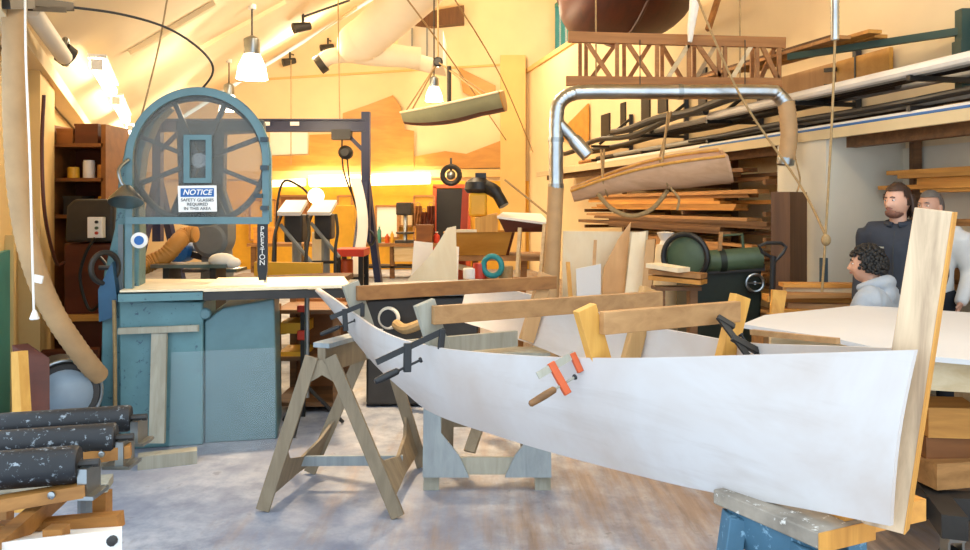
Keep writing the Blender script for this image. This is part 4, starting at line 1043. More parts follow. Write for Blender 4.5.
for n, px, h, w_, mt_, lb_ in smalls:
    p = V((at(px, BD), BD + .2, zt_ + .035)); g = thing({'machine': 'drill_press', 'box': 'tool_box'}.get(n, n), p, lb_, n, None)
    if n in ('bottle', 'can'):
        put('bottle_body', MB().lathe([(w_ * .5, 0), (w_ * .5, h * .65), (w_ * .2, h * .8), (w_ * .2, h * .92)], p), mt_, g); put('bottle_cap', MB().lathe([(w_ * .24, h * .9), (w_ * .24, h)], p), 'white', g)
    elif n == 'machine':
        put('base', MB().box(p + V((0, 0, .03)), (.4, .4, .06)), mt_, g); put('column', MB().tube([p, p + V((0, .1, h))], .05, 10), 'steel', g)
        put('head', MB().box(p + V((0, 0, h)), (.34, .5, .28)), mt_, g, bevel=.03); put('table', MB().lathe([(.2, .2), (.2, .24)], p), mt_, g)
    else:
        put('box_body', MB().box(p + V((0, 0, h * .42)), (w_, .3, h * .84)), mt_, g); put('lid', MB().box(p + V((0, 0, h * .92)), (w_ + .03, .33, h * .16)), mt_, g)

# ================================================================ machines seen through and beside the saw
def slant(px, py, lab, d=8.0):
    c = U(px, py, d)
    g = thing('panel_stand', (c.x, d, 0), lab, 'stand', 'white panels on tubular stands')
    q = [U(px - 15, py + 6, d), U(px + 8, py + 6, d), U(px + 15, py - 6, d + .35), U(px - 6, py - 6, d + .35)]
    put('slanted_panel', MB().prism(q, (0, .02, -.04)), 'white', g, label='white slanted panel')
    put('motor_box', MB().box((c.x - .02, d + .25, c.z - .24), (.2, .25, .3)), 'iron', g, bevel=.02)
    put('post', MB().tube([(c.x, d + .2, .0), (c.x, d + .2, c.z - .06)], .05, 10), 'grey', g)
    for sx in (-1, 1):
        put('frame_tube', MB().tube(spline([(c.x + sx * .14, d + .1, c.z - .1), (c.x + sx * .18, d, c.z - .3), (c.x + sx * .17, d - .1, 1.0), (c.x + sx * .2, d - .2, .02)], 5), .018, 8), 'black', g)
    put('arm', MB().tube([(c.x + .2, d, 1.0), (c.x - .15, d + .1, c.z - .2)], .022, 8), 'grey', g)
    put('cross_tube', MB().tube([(c.x - .19, d - .1, .95), (c.x + .19, d - .1, .95)], .018, 8), 'black', g)
    put('foot', MB().box((c.x, d + .1, .03), (.55, .6, .06)), 'iron', g)
slant(292, 206, 'white slanted panel on a dark stand nearest the bandsaw')
slant(322, 206, 'white slanted panel on a dark stand nearest the gantry post', 8.75)
g = thing('globe_lamp', U(316, 204, 9.5), 'round white globe lamp between the white slanted panels and gantry', 'lamp')
c = U(316, 196, 9.5); put('globe', MB().ball(c, .1, n=18), 'glow', g); put('lamp_pole', MB().tube(spline([c + V((-.06, 0, -.02)), c + V((-.2, 0, .12)), c + V((-.42, 0, .16)), c + V((-.5, 0, -.4)), V((c.x - .5, 9.5, 0))], 6), .015, 8), 'black', g)
put('lamp_base', MB().lathe([(.16, 0), (.16, .03), (.03, .05)], (c.x - .5, 9.5, 0)), 'black', g)
rt = thing('tool_table', (at(341, 9), 9.7, 0), 'small red-topped tool table with dark legs beside the gantry legs', 'table')
a, b = at(326, 9), at(357, 9)
put('table_top', MB().box(((a + b) / 2, 9.75, 1.0), (b - a, .5, .09)), 'red', rt)
for x in (a + .04, b - .04):
    for y in (9.54, 9.96): put('leg', MB().box((x, y, .48), (.06, .06, .96)), 'black', rt)
put('shelf', MB().box(((a + b) / 2, 9.75, .68), (b - a - .1, .4, .03)), 'black', rt)
put('paint_tin', MB().lathe([(.11, 0), (.11, .2), (.1, .21)], (at(343, 9.6), 9.7, .695)), 'orange', label='orange tin on the lower shelf of the red tool table', cat='tin')
put('upright_board', MB().prism([U(312, 232, 9.25), U(328, 232, 9.25), (at(328, 9.25), 9.25, 0), (at(312, 9.25), 9.25, 0)], (0, .06, 0)), 'palewood', label='pale upright board standing behind the white slanted panels', cat='board')
put('cupboard', MB().prism([U(327, 205, 13.4), U(354, 205, 13.4), (at(354, 13.4), 13.4, 0), (at(327, 13.4), 13.4, 0)], (0, .4, 0)), 'yellow', label='tall yellow cupboard standing behind the red tool table', cat='cupboard', bevel=.02)
# curved white rib leaning
cr = [U(350 + 9 * math.sin(PI * k / 12) - (k / 12) * 3, 178 + k * 8.2, 10.4) for k in range(13)] + [V((at(352, 10.4), 10.4, .0))]
put('curved_rib', MB().slab([cr, [p + V((.14, 0, 0)) for p in cr]], (0, .03, 0)), 'paper', label='curved white rib standing upright behind the gantry legs', cat='rib')
flat('panel', [(254, 262), (322, 263), (322, 273), (254, 276)], 7.2, 'yellow', 'long yellow plank on edge behind the outrigger table of the bandsaw', 'plank', .05)
tr = thing('bench', (at(290, 7.3), 7.3, 0), 'low dark bench carrying the yellow plank', 'bench')
zq = EYE - 71 / FPX * 7.2
put('bench_top', MB().box((at(288, 7.2), 7.35, zq - .03), (1.1, .5, .05)), 'board2', tr)
for px in (250, 325):
    for y in (7.2, 7.5): put('leg', MB().box((at(px, 7.3), y, zq / 2 - .03), (.07, .07, zq - .06)), 'board2', tr)
# behind the saw throat: grey machine, orange hose, small tables
gm = thing('disc_sander', (at(208, 7.2), 7.3, 0), 'grey round-headed sander standing behind the bandsaw throat', 'machine')
c = U(209, 240, 7.2)
put('head', MB().lathe([(.13, 0), (.17, .03), (.17, .25), (.14, .28)], c, (0, 1, 0), 28).box(c + V((.02, .14, .09)), (.3, .24, .18)), 'grey', gm)
put('column', MB().prism([(c.x - .16, 7.3, 0), (c.x + .16, 7.3, 0), (c.x + .1, 7.3, c.z), (c.x - .1, 7.3, c.z)], (0, .25, 0)), 'grey', gm)
put('work_table', MB().box(c + V((.1, -.12, -.27)), (.5, .3, .03)), 'steel', gm)
put('motor', MB().lathe([(.09, 0), (.1, .04), (.1, .2), (.07, .24)], c + V((-.3, .02, -.12)), (0, 1, 0), 18), 'sign_blue', gm)
put('motor_bracket', MB().beam(c + V((-.3, .12, -.12)), c + V((0, .15, -.2)), .06, .06), 'iron', gm)
hz = spline([U(196, 234, 6.6), U(186, 235, 6.6), U(177, 243, 6.5), U(166, 255, 6.45), U(150, 263, 6.4), U(138, 268, 6.3)], 8)
put('dust_hose', MB().tube(hz, [.07 + (.006 if i % 2 else 0) for i in range(len(hz))], 14), 'hose_o', label='fat orange hose curving behind the bandsaw throat', cat='hose')
it = thing('bench', (at(195, 6.4), 6.4, 0), 'steel-topped small bench behind the bandsaw throat', 'bench')
zq = EYE - 60 / FPX * 6.4
put('bench_top', MB().box((at(195, 6.4), 6.4, zq), (.62, .3, .03)), 'steel', it)
for px in (172, 218): put('leg', MB().box((at(px, 6.4), 6.4, zq / 2), (.05, .25, zq - .01)), 'iron', it)
put('cloth_heap', MB().ball(U(222, 264, 6.35) + V((0, 0, .03)), .09, (1.3, 1, .7), 12).ball(U(231, 264, 6.35) + V((0, 0, .01)), .07, (1.2, 1, .7), 12), 'paper', label='crumpled white cloth on the bench behind the bandsaw throat', cat='cloth')
# shelf below the saw outrigger
ls = thing('low_rack', (at(300, 5.9), 6.0, 0), 'low dark open rack under the outrigger table beside the saw', 'rack')
x0, x1 = at(279, 5.9), at(338, 5.9)
for x in (x0, x1):
    for y in (5.85, 6.35): put('post', MB().box((x, y, .42), (.05, .05, .84)), 'board2', ls)
for z in (.07, .42, .78): put('shelf', MB().box(((x0 + x1) / 2, 6.1, z), (x1 - x0 + .05, .55, .03)), 'board2', ls)
put('back_board', MB().box(((x0 + x1) / 2, 6.36, .42), (x1 - x0, .02, .8)), 'cupboard', ls)
put('tray', MB().box((at(290, 5.8), 6.0, .65), (.2, .3, .08)).box((at(290, 5.8), 6.0, .45), (.2, .3, .04)), 'yellow', label='yellow tray in the low rack beside the saw', cat='tray')
bs = thing('bar_clamp', (at(303, 5.75), 5.75, 0), 'tall black sash clamp with red jaw standing before the low rack', 'clamp')
put('bar', MB().box((at(303, 5.75), 5.75, .42), (.035, .02, .84)), 'black', bs); put('jaw', MB().box((at(303, 5.75), 5.73, .62), (.07, .06, .07)), 'red', bs, bevel=.008)
put('jaw', MB().box((at(303, 5.75), 5.73, .82), (.07, .06, .05)), 'red', bs, bevel=.008)
fs = thing('tripod_base', (at(308, 5.4), 5.4, 0), 'dark three-legged roller base on the floor under the outrigger', 'stand')
c = V((at(307, 5.45), 5.45, 0))
for k in range(3):
    a = .4 + k * 2 * PI / 3; put('leg', MB().tube([c + V((math.cos(a) * .26, math.sin(a) * .26, .014)), c + V((0, 0, .3))], .014, 8), 'black', fs)
put('post', MB().tube([c + V((0, 0, .22)), c + V((0, 0, .95))], .018, 8), 'steel', fs); put('head', MB().box(c + V((0, 0, .97)), (.16, .08, .04)), 'iron', fs)
# black machine with round port beneath the boat
bk = thing('planer_machine', (at(425, 6.1), 6.2, 0), 'black thickness planer with pale round port behind the boat frames', 'machine')
put('cabinet', MB().prism([U(366, 300, 6.0), U(478, 296, 6.0), (at(478, 6.0), 6.0, .02), (at(366, 6.0), 6.0, .02)], (0, .55, 0)), 'iron', bk, bevel=.02)
put('bed', MB().prism([U(362, 291, 5.95), U(484, 287, 5.95), U(484, 295, 5.95), U(362, 299, 5.95)], (0, .65, 0)), 'grey', bk, bevel=.01)
put('port', MB().ring(U(389, 318, 5.98), .075, .016, (.15, 1, 0), 28, 10), 'duct_white', bk, label='pale round hose port')
put('port_hole', MB().lathe([(.07, 0), (.07, .02)], U(389, 318, 5.985), (0, -1, 0), 20), 'black', bk)
put('vent_rail', MB().beam(U(440, 312, 5.97), U(466, 310, 5.97), .03, .02), 'steel', bk)
put('fluted_pipe', MB().tube(spline([U(396, 324, 5.95), U(406, 329, 5.85), U(425, 322, 5.8)], 5), .04, 10), 'rope', bk)
for px in (372, 470): put('foot', MB().box((at(px, 6), 6.25, .01), (.1, .4, .02)), 'black', bk)
# ================================================================ centre heap
hp = thing('workbench', (at(490, 8.3), 8.4, 0), 'rough trestle bench carrying the amber trough and pale box', 'workbench')
zq = EYE - 53 / FPX * 8.2
put('bench_top', MB().box((at(497, 8.2), 8.5, zq), (1.35, .8, .05)), 'board', hp)
for px, dy in ((446, .1), (470, .5), (520, .1), (553, .5)): put('leg', MB().beam((at(px, 8.2), 8.2 + dy, 0), (at(px + 5, 8.2), 8.25 + dy, zq - .02), .07, .07), 'board', hp)
put('brace', MB().beam((at(452, 8.2), 8.25, .95), (at(533, 8.2), 8.3, .72), .03, .06), 'board4', hp)
put('brace', MB().beam((at(520, 8.2), 8.2, .78), (at(553, 8.2), 8.3, .82), .03, .05), 'board3', hp)
# amber trough: open-topped with sloping ends
tg = thing('wooden_trough', U(480, 258, 8.3), 'long amber wooden trough with flared ends on the centre bench', 'trough')
tp = [(446, 233), (520, 231)]; 
zt_ = EYE - 27 / FPX * 8.2; z0 = zq + .026
xa, xb, xc, xd = at(446, 8.2), at(512, 8.2), at(452, 8.2), at(506, 8.2)
put('trough_side', MB().prism([(xa, 8.15, zt_), (xb, 8.15, zt_), (xd, 8.25, z0), (xc, 8.25, z0)], (0, .03, 0)), 'amber', tg)
put('trough_side', MB().prism([(xa, 8.75, zt_), (xb, 8.75, zt_), (xd, 8.65, z0), (xc, 8.65, z0)], (0, .03, 0)), 'amber', tg)
put('trough_end', MB().prism([(xb, 8.15, zt_), (xb, 8.78, zt_), (xd, 8.68, z0), (xd, 8.25, z0)], (.03, 0, 0)), 'redbrown', tg)
put('trough_end', MB().prism([(xa, 8.15, zt_), (xa, 8.78, zt_), (xc, 8.68, z0), (xc, 8.25, z0)], (-.03, 0, 0)), 'amber', tg)
put('trough_floor', MB().box(((xc + xd) / 2, 8.46, z0 + .01), (xd - xc, .42, .02)), 'amber', tg)
put('top_strip', MB().box((at(462, 8.2), 8.14, zt_ + .015), (.32, .05, .03)), 'palewood', tg)
bx = thing('wooden_box', U(490, 232, 8.0), 'pale open wooden box with sloping white lid on the amber trough', 'box')
zb_ = zt_ + .002
put('box_body', MB().prism([(at(475, 8.1), 8.12, zb_), (at(498, 8.1), 8.12, zb_), (at(498, 8.1), 8.12, zb_ + .2), (at(475, 8.1), 8.12, zb_ + .15)], (0, .5, 0)), 'pine', bx)
put('lid', MB().prism([U(497, 216, 8.05), U(550, 223, 8.05), U(541, 213.5, 8.5), U(503, 212, 8.5)], (0, 0, -.025)), 'paper', bx, label='white sloping lid board')
put('lid_side', MB().prism([U(498, 218, 8.06), U(547, 225, 8.06), U(545, 232, 8.1), U(505, 232, 8.1)], (0, .03, 0)), 'redbrown', bx)
pl = thing('power_planer', U(481, 208, 8.4), 'yellow tool with black top and nozzle on the pale box', 'power tool')
c = U(478, 205, 8.35); zz = zb_ + .16
put('tool_body', MB().box((c.x, 8.35, zz + .13), (.2, .25, .26)), 'yellow', pl, bevel=.03)
put('tool_top', MB().lathe([(.12, 0), (.15, .04), (.14, .12), (.07, .17)], (c.x, 8.35, zz + .26)).box((c.x + .03, 8.35, zz + .45), (.12, .1, .06)), 'black', pl)
put('tool_nozzle', MB().tube(spline([(c.x + .08, 8.3, zz + .33), (c.x + .19, 8.25, zz + .27), (c.x + .28, 8.2, zz + .12)], 5), [.075] * 6 + [.06] * 5, 14), 'black', pl)
put('red_post', MB().beam(U(466, 188, 8.9), (at(458, 8.9), 8.9, 0), .08, .1), 'redorange', label='red-orange post leaning left of the yellow tool', cat='post')
put('teal_tape', MB().ring(U(492.5, 266, 7.42), .095, .028, (.4, 1, 0), 28, 10), 'teal_tape', label='teal roll of tape hanging beneath the centre bench', cat='tape roll')
for px, mt_, lb_, h in ((480, 'red', 'red tin on the low board beneath the centre bench', .15), (470, 'white', 'white tin beside the red tin beneath the centre bench', .1), (506, 'rope', 'tan tin right of the teal tape roll', .12)):
    g = put('paint_tin', MB().lathe([(.07, 0), (.07, h * .9), (.065, h)], (at(px, 7.45), 7.5, 0.877)), mt_, label=lb_, cat='tin')
put('tin_board', MB().box((at(492, 7.45), 7.52, 0.86), (.56, .3, .03)).box((at(478, 7.45), 7.52, .42), (.04, .25, .84)).box((at(512, 7.45), 7.52, .42), (.04, .25, .84)), 'board', label='low board bench holding tins beneath the amber trough', cat='bench')
# curved pattern and sheets left of it
lean('curved_pattern', [(408, 279, 7.4), (428, 258, 7.4), (440, 240, 7.45), (447, 228, 7.5), (456, 226, 7.5), (458, 999, 7.3), (440, 999, 7.2), (410, 999, 7.2)], (0, .025, 0), 'palewood', 'pale plywood pattern with a concave curved edge left of amber trough', 'pattern')
lean('white_sheet', [(414, 241, 7.9), (433, 243, 7.9), (428, 999, 7.7), (405, 999, 7.7)], (0, .02, 0), 'paper', 'white sheet leaning behind the curved pattern', 'sheet')
lean('white_sheet', [(447, 245, 7.65), (459, 247, 7.65), (455, 999, 7.5), (443, 999, 7.5)], (0, .02, 0), 'paper', 'narrow white sheet standing right of the curved pattern', 'sheet')
for i, (px, y0, px2, lb_) in enumerate(((520, 228, 512, 'tall stick leaning on the centre bench, first from its middle'), (545, 224, 533, 'tall stick leaning on right end of the centre bench'), (552, 222, 541, 'thin tall stick nearest the metal duct post'))):
    put('stick', MB().beam(U(px, y0, 8.05 - .1 * i), (at(px2, 7.8), 7.75 - .1 * i, 0), .035, .05), 'board4', label=lb_, cat='stick', group='sticks against the centre bench')
for px, y, h, lb_ in ((462, 150, .5, 'brown bracket'),): pass
bl = thing('blower', U(451, 186, 14), 'small black round fan high on the back wall', 'fan')
put('fan_ring', MB().ring(U(451, 175, 14.2), .16, .05, (0, 1, 0), 20, 8), 'black', bl); put('fan_hub', MB().ball(U(451, 175, 14.2), .09, n=12), 'steel', bl)
put('fan_bracket', MB().beam(U(451, 175, 14.3), U(451, 158, 14.3), .04, .04), 'black', bl)
# pale sheets leaning in the middle right
lean('plywood_sheet', [(563, 231, 7.3), (641, 232, 7.4), (644, 999, 7.0), (561, 999, 7.0)], (0, .03, 0), 'palewood', 'large pale plywood sheet standing right of the metal duct post', 'plywood sheet')
lean('plywood_offcut', [(604, 268, 7.05), (618, 240, 7.1), (631, 222, 7.15), (627, 262, 7.05), (617, 999, 6.8), (596, 999, 6.8)], (0, .02, 0), 'tanwood', 'tan pointed offcut leaning on the large pale plywood sheet', 'offcut')
lean('plywood_sheet', [(632, 233, 7.0), (646, 231, 7.0), (636, 999, 6.7), (614, 999, 6.7)], (.03, .04, 0), 'palewood', 'narrow pale sheet leaning beside the tan pointed offcut', 'plywood sheet')
lean('wooden_board', [(646, 240, 6.85), (655, 239, 6.85), (645, 999, 6.6), (633, 999, 6.6)], (.02, .05, 0), 'tanwood', 'tan board leaning right of the narrow pale sheet', 'board')
lean('small_panel', [(576, 269, 6.75), (601, 264, 6.75), (600, 999, 6.5), (580, 999, 6.5)], (0, .02, 0), 'prime', 'small white panel leaning in front of large pale sheet', 'panel')
lean('wooden_stick', [(566, 262, 6.9), (570, 262, 6.9), (580, 999, 6.6), (575, 999, 6.6)], (0, .02, 0), 'pine', 'short yellow stick beside the small white panel', 'stick')
lean('wooden_stick', [(594, 240, 7.0), (597, 240, 7.0), (590, 999, 6.65), (586, 999, 6.65)], (0, .02, 0), 'tanwood', 'thin tan stick standing behind the small white panel', 'stick')
sk = thing('sack', (at(668, 7.6), 7.7, 0), 'pale bulging sack between leaning boards and green machine', 'sack')
c = (at(668, 7.6), 7.7, 0); put('sack_body', MB().lathe([(.14, 0), (.17, .15), (.16, .5), (.14, .8), (.13, 1.05), (.09, 1.2)], c, n=18), 'palewood', sk); put('sack_neck', MB().lathe([(.07, 1.18), (.05, 1.24), (.09, 1.32), (.03, 1.33)], c, n=14), 'paper', sk)
# green machine
gr = thing('green_lathe', (at(728, 6.8), 6.9, 0), 'old dark green machine with round drum before the lumber rack', 'machine')
d = 6.75
put('drum', MB().tube([U(700, 262, d), U(760, 258, d)], .1, 24), 'green', gr)
put('drum_band', MB().tube([U(718, 261, d), U(724, 260.6, d)], .106, 24), 'green_dark', gr)
put('body', MB().prism([U(690, 270, d), U(762, 266, d), U(762, 300, d), (at(757, d), d, .02), (at(692, d), d, .02)], (0, .5, 0)), 'green_dark', gr, bevel=.02)
put('side_disc', MB().lathe([(.19, 0), (.2, .02), (.2, .06), (.17, .08)], U(690, 258, d - .02), (-.6, -.8, 0), 28), 'green', gr)
put('disc_guard', MB().ring(U(685, 257, d - .1), .2, .025, (-.6, -.8, 0), 28, 8), 'black', gr)
put('hand_wheel', MB().ring(U(755, 283, d - .06), .075, .014, (0, 1, 0), 24, 8).beam(U(755, 283, d - .06) + V((-.07, 0, 0)), U(755, 283, d - .06) + V((.07, 0, 0)), .015, .015).tube([U(755, 283, d - .06), U(755, 283, d + .02)], .015, 8), 'steel', gr)
put('top_frame', MB().tube([U(722, 258, d + .1), U(720, 236, d + .1), U(742, 234, d + .1), U(744, 256, d + .1)], .016, 8), 'green', gr)
put('top_lever', MB().beam(U(719, 258, d - .03), U(721, 232, d - .03), .03, .03), 'board', gr)
put('bed', MB().prism([U(686, 268, d - .05), U(765, 264, d - .05), U(765, 271, d - .05), U(686, 275, d - .05)], (0, .6, 0)), 'iron', gr)
put('foot', MB().box((at(730, d), d + .25, .02), (.9, .6, .04)), 'iron', gr)
# boards poking out beside it
for i, (y0, mt_, lb_) in enumerate(((267, 'palewood', 'pale board, uppermost of three poking toward the green machine'), (273, 'board', 'brown board, middle of three poking toward the green machine'), (279, 'board3', 'golden board, lowest of three poking toward the green machine'))):
    a, b = U(652, y0 - 2, 6.35), U(704 - 4 * (i == 0) * 5, y0 + 3, 6.1)
    put('wooden_board', MB().beam(a, b, .16, .036), mt_, label=lb_, cat='board', group='boards beside the green machine')
ws = thing('work_stand', (at(675, 6.2), 6.25, 0), 'rough wooden stand under the three boards beside the green machine', 'stand')
zq = EYE - 80 / FPX * 6.2
for px in (660, 692): put('leg', MB().box((at(px, 6.25), 6.25, zq / 2 - .01), (.06, .12, zq - .02)), 'board2', ws)
put('stand_top', MB().box((at(676, 6.25), 6.25, zq - .03), (.38, .14, .03)), 'board2', ws)
# pallet jack handle, dark post, small boards
pj = thing('pallet_jack', (at(775, 5.9), 5.9, 0), 'black looped pallet jack handle standing before the dark timber post', 'pallet jack')
hx = at(773, 5.9)
put('handle_loop', MB().tube([U(x, y, 5.9) for x, y in ((773, 258), (762, 252), (759, 246), (766, 243), (781, 243), (786, 247), (783, 253), (773, 263))], .014, 8), 'black', pj)
put('shaft', MB().tube([U(773, 256, 5.9), (hx, 5.95, .12)], .022, 10), 'black', pj)
put('fork', MB().box((hx - .12, 6.2, .06), (.1, .5, .05)).box((hx + .12, 6.2, .06), (.1, .5, .05)), 'redorange', pj); put('pump_head', MB().box((hx, 5.98, .13), (.3, .14, .18)), 'iron', pj)
put('drive_wheel', MB().lathe([(.07, -.04), (.07, .04)], (hx, 5.93, .07), (1, 0, 0), 16), 'black', pj)
put('timber_post', MB().prism([(at(771, 6.6), 6.6, 0), (at(790, 6.5), 6.5, 0), (at(807, 6.72), 6.72, 0), (at(790, 6.85), 6.85, 0)], (0, 0, EYE + 13 / FPX * 6.6)), 'timber', label='thick dark brown timber standing on end before the pilaster', cat='timber')
lean('wooden_wedge', [(773, 290, 5.6), (787, 291, 5.6), (783, 319, 5.5), (771, 319, 5.5)], (0, .04, 0), 'pine', 'small orange wedge board leaning below the pallet jack handle', 'wedge')
put('wooden_crate', MB().box((at(778, 5.55), 5.55, .33), (.3, .25, .66)), 'board', label='brown crate beneath the orange wedge board', cat='crate')
lean('metal_bar', [(821, 258, 6.0), (828, 258, 6.0), (828, 999, 5.95), (821, 999, 5.95)], (0, .03, 0), 'blue_dark', 'blue-grey upright strip against the pilaster beside the board pile', 'strip')
# ================================================================ metal duct, truss, overhead things
dk = thing('metal_duct', (at(556, 6.75), 6.75, 0), 'shiny round metal duct rising from the floor and crossing below the wooden truss', 'duct')
DD = 6.75
pts = spline([U(556, 186, DD), U(556, 140, DD), U(557, 112, DD), U(561, 101, DD), U(572, 94, DD), U(590, 92, DD), U(680, 92, DD), U(765, 92, DD), U(778, 95, DD), U(786, 104, DD)], 9)
put('duct_pipe', MB().tube(pts, [.064 + (.003 if i % 3 == 0 else 0) for i in range(len(pts))], 18), 'duct', dk)
put('lower_pipe', MB().tube([(at(550, DD), DD, 0), U(551, 290, DD), U(556, 184, DD)], .07, 16), 'hose', dk, label='beige lower length of duct')
for q in (U(556, 186, DD), U(556, 140, DD), U(680, 92, DD)):
    ax_ = (0, 0, 1) if q.x < 1 else (1, 0, 0)
    put('joint_band', MB().lathe([(.07, -.02), (.071, 0), (.07, .02)], q, ax_, 18), 'steel', dk)
put('branch', MB().tube([U(558, 122, DD), U(574, 140, DD)], .05, 14), 'duct', dk)
put('branch_nozzle', MB().tube([U(573, 138, DD - .02), U(576, 142, DD - .02), U(588, 156, DD - .05)], [.055, .065, .062], 16), 'duct', dk)
hz = spline([U(786, 102, DD), U(788, 118, DD), U(789, 138, DD), U(786, 160, DD)], 8)
put('drop_hose', MB().tube(hz, [.072 + (.004 if i % 2 else 0) for i in range(len(hz))], 14), 'hose', dk, label='beige drop hose at the right end')
put('hose_end', MB().lathe([(.075, 0), (.075, .06), (.055, .07)], U(786, 158, DD), (-.1, 0, -1), 16), 'steel', dk)
put('hanger', MB().tube([U(640, 92, DD), U(640, 40, DD + .4)], .005, 6).tube([U(745, 92, DD), U(745, 40, DD + .4)], .005, 6), 'iron', dk)

TD = 7.2
tr = thing('wooden_truss', U(675, 82, TD), 'long wooden lattice truss with crossed braces hung above the metal duct', 'truss')
def tb(a, b, w_=.05, h_=.05, mt_='beam', dy=0, nm='brace'):
    put(nm, MB().beam(U(a[0], a[1], TD + dy), U(b[0], b[1], TD + dy), w_, h_, (0, 1, 0)), mt_, tr)
for dy in (0, .36):
    tb((568, 37), (785, 43), .1, .05, 'beam', dy, 'chord'); tb((566, 81), (781, 83), .09, .05, 'beam', dy, 'chord')
for px in (580, 586, 617, 624, 657, 662, 689, 694, 719, 725, 752, 757, 779):
    tb((px, 40), (px, 81), .035, .035, 'beam', .0 if px % 2 else .36, 'upright')
for a, b, dy, mt_ in (((588, 44), (612, 80), 0, 'beam'), ((617, 42), (590, 80), .4, 'beam'), ((628, 44), (652, 80), 0, 'beam'), ((650, 44), (628, 80), .4, 'beam'), ((661, 44), (682, 80), .4, 'beam'), ((690, 42), (666, 81), 0, 'board4'),
                      ((697, 44), (722, 80), 0, 'beam'), ((716, 44), (696, 78), .4, 'board4'), ((752, 44), (731, 80), 0, 'board4'), ((762, 46), (778, 80), 0, 'beam'), ((775, 46), (760, 80), .4, 'beam')): tb(a, b, .04, .035, mt_, dy)
for px in (580, 624, 662, 694, 725, 757): tb((px, 81), (px, 81), .04, .04) if 0 else put('cross_piece', MB().beam(U(px, 80, TD), U(px, 80, TD + .36), .04, .04), 'beam', tr)
for px in (596, 740):
    put('sling', MB().tube([U(px, 82, TD), U(px, 36, TD), V((at(px, TD), TD + .1, ceil_z(at(px, TD), TD) - .0))], .008, 6), 'rope', tr)
# varnished hull overhead
def loft(stations, n=16):
    """stations: (centre, half beam, depth, across, up) -> rows from one gunwale under the keel to the other"""
    rows = []
    for c, b, d, ac, up in stations:
        row = []
        for k in range(n + 1):
            a = PI * k / n; x = -math.cos(a); zz = math.sin(a) ** .75
            row.append(V(c) + V(ac) * b * (abs(x) ** .85 * (1 if x > 0 else -1)) - V(up) * d * zz)
        rows.append(row)
    return rows
hl = thing('varnished_boat', U(605, 20, 8), 'dark varnished boat hull slung high above the truss', 'boat')
axh = V((-.06, 1, .0)).normalized(); ach = V((1, .06, 0)).normalized(); c0 = U(654, 12, 8.3); st_ = []
for k in range(15):
    t = k / 14; w_ = max(.05, math.sin(PI * min(1, .16 + t * .8)) ** .6)
    st_.append((c0 + axh * t * 3.0 + V((0, 0, .62 + .12 * (2 * t - 1) ** 2)), (.82 * w_), .62 * w_ ** .7, ach, (0, 0, 1)))
rows = loft(st_)
put('hull', MB().slab(rows, lambda i, j: V((0, 0, .02))), 'hull_dark', hl, sharp=60)
put('gunwale', MB().tube([r[0] for r in rows], .025, 8).tube([r[-1] for r in rows], .025, 8), 'redbrown', hl)
put('keel', MB().tube([r[8] + V((0, 0, -.01)) for r in rows], .022, 8), 'hull_dark', hl)
put('transom', MB().prism([rows[0][j] for j in range(17)], axh * .03), 'hull_dark', hl)
put('sling_rope', MB().tube([U(690, 42, 7.0), U(691, 28, 7.0), U(694, 8, 7.0), U(697, -40, 7.0)], [.02, .035, .045, .05], 8), 'cord_white', hl, label='white rag tied in the sling')
put('sling_rope', MB().tube([rows[9][0] + V((0, 0, .0)), V((rows[9][0].x, rows[9][0].y, ceil_z(*rows[9][0].xy) - .03))], .012, 6).tube([rows[9][-1], V((rows[9][-1].x, rows[9][-1].y, ceil_z(*rows[9][-1].xy) - .03))], .012, 6), 'rope', hl)
oar = put('boat_hook', MB().beam(U(708, 30, 8.2), U(722, -14, 8.4), .05, .05), 'beam', label='short wooden spar hanging right of the varnished hull', cat='spar')
# hanging dinghy
dg = thing('model_dinghy', U(455, 120, 10.8), 'small grey-green dinghy hanging on ropes at upper centre', 'dinghy')
a, b = U(404, 119, 10.9), U(502, 96, 9.8); axd = (b - a).normalized(); acd = V((.1, 1, .16)).normalized(); upd = axd.cross(acd) * (1 if axd.cross(acd).z > 0 else -1); L = (b - a).length; st_ = []
for k in range(15):
    t = k / 14; w_ = .12 + .88 * math.sin(PI * min(.72, t * .9 + .04)) ** .7 if t < .8 else .12 + .88 * math.sin(PI * .7) ** .7
    st_.append((a + axd * t * L + upd * (.07 + .10 * (1 - t) ** 2 * .5), .42 * w_, .33 * (.45 + .55 * w_), acd, upd))
rows = loft(st_)
put('topsides', MB().slab([r[:5] for r in rows], upd * .015).slab([r[12:] for r in rows], upd * .015), 'olive', dg, sharp=60)
put('bottom', MB().slab([r[4:13] for r in rows], upd * .014), 'redbrown', dg, sharp=60)
put('transom', MB().prism(rows[-1], axd * .02), 'amber', dg)
put('gunwale', MB().tube([r[0] for r in rows], .016, 8).tube([r[-1] for r in rows], .016, 8), 'palewood', dg)
put('thwart', MB().box(rows[8][0].lerp(rows[8][-1], .5) - upd * .06, (.12, .6, .02), (0, -.25, .1)), 'amber', dg)
top = U(438, 62, 10.6)
put('sling', MB().tube([rows[1][0], top, rows[12][0]], .012, 6).tube([rows[1][-1], top, rows[12][-1]], .012, 6).tube([top, V((top.x, top.y, ceil_z(top.x, top.y) - .03))], .014, 6), 'rope', dg)
put('block', MB().lathe([(.05, -.04), (.07, -.02), (.07, .02), (.05, .04)], top, (0, 1, 0), 14), 'black', dg)
put('mast_stub', MB().tube([rows[7][0].lerp(rows[7][-1], .5), rows[7][0].lerp(rows[7][-1], .5) + V((0, 0, .5))], .03, 8), 'iron', dg)
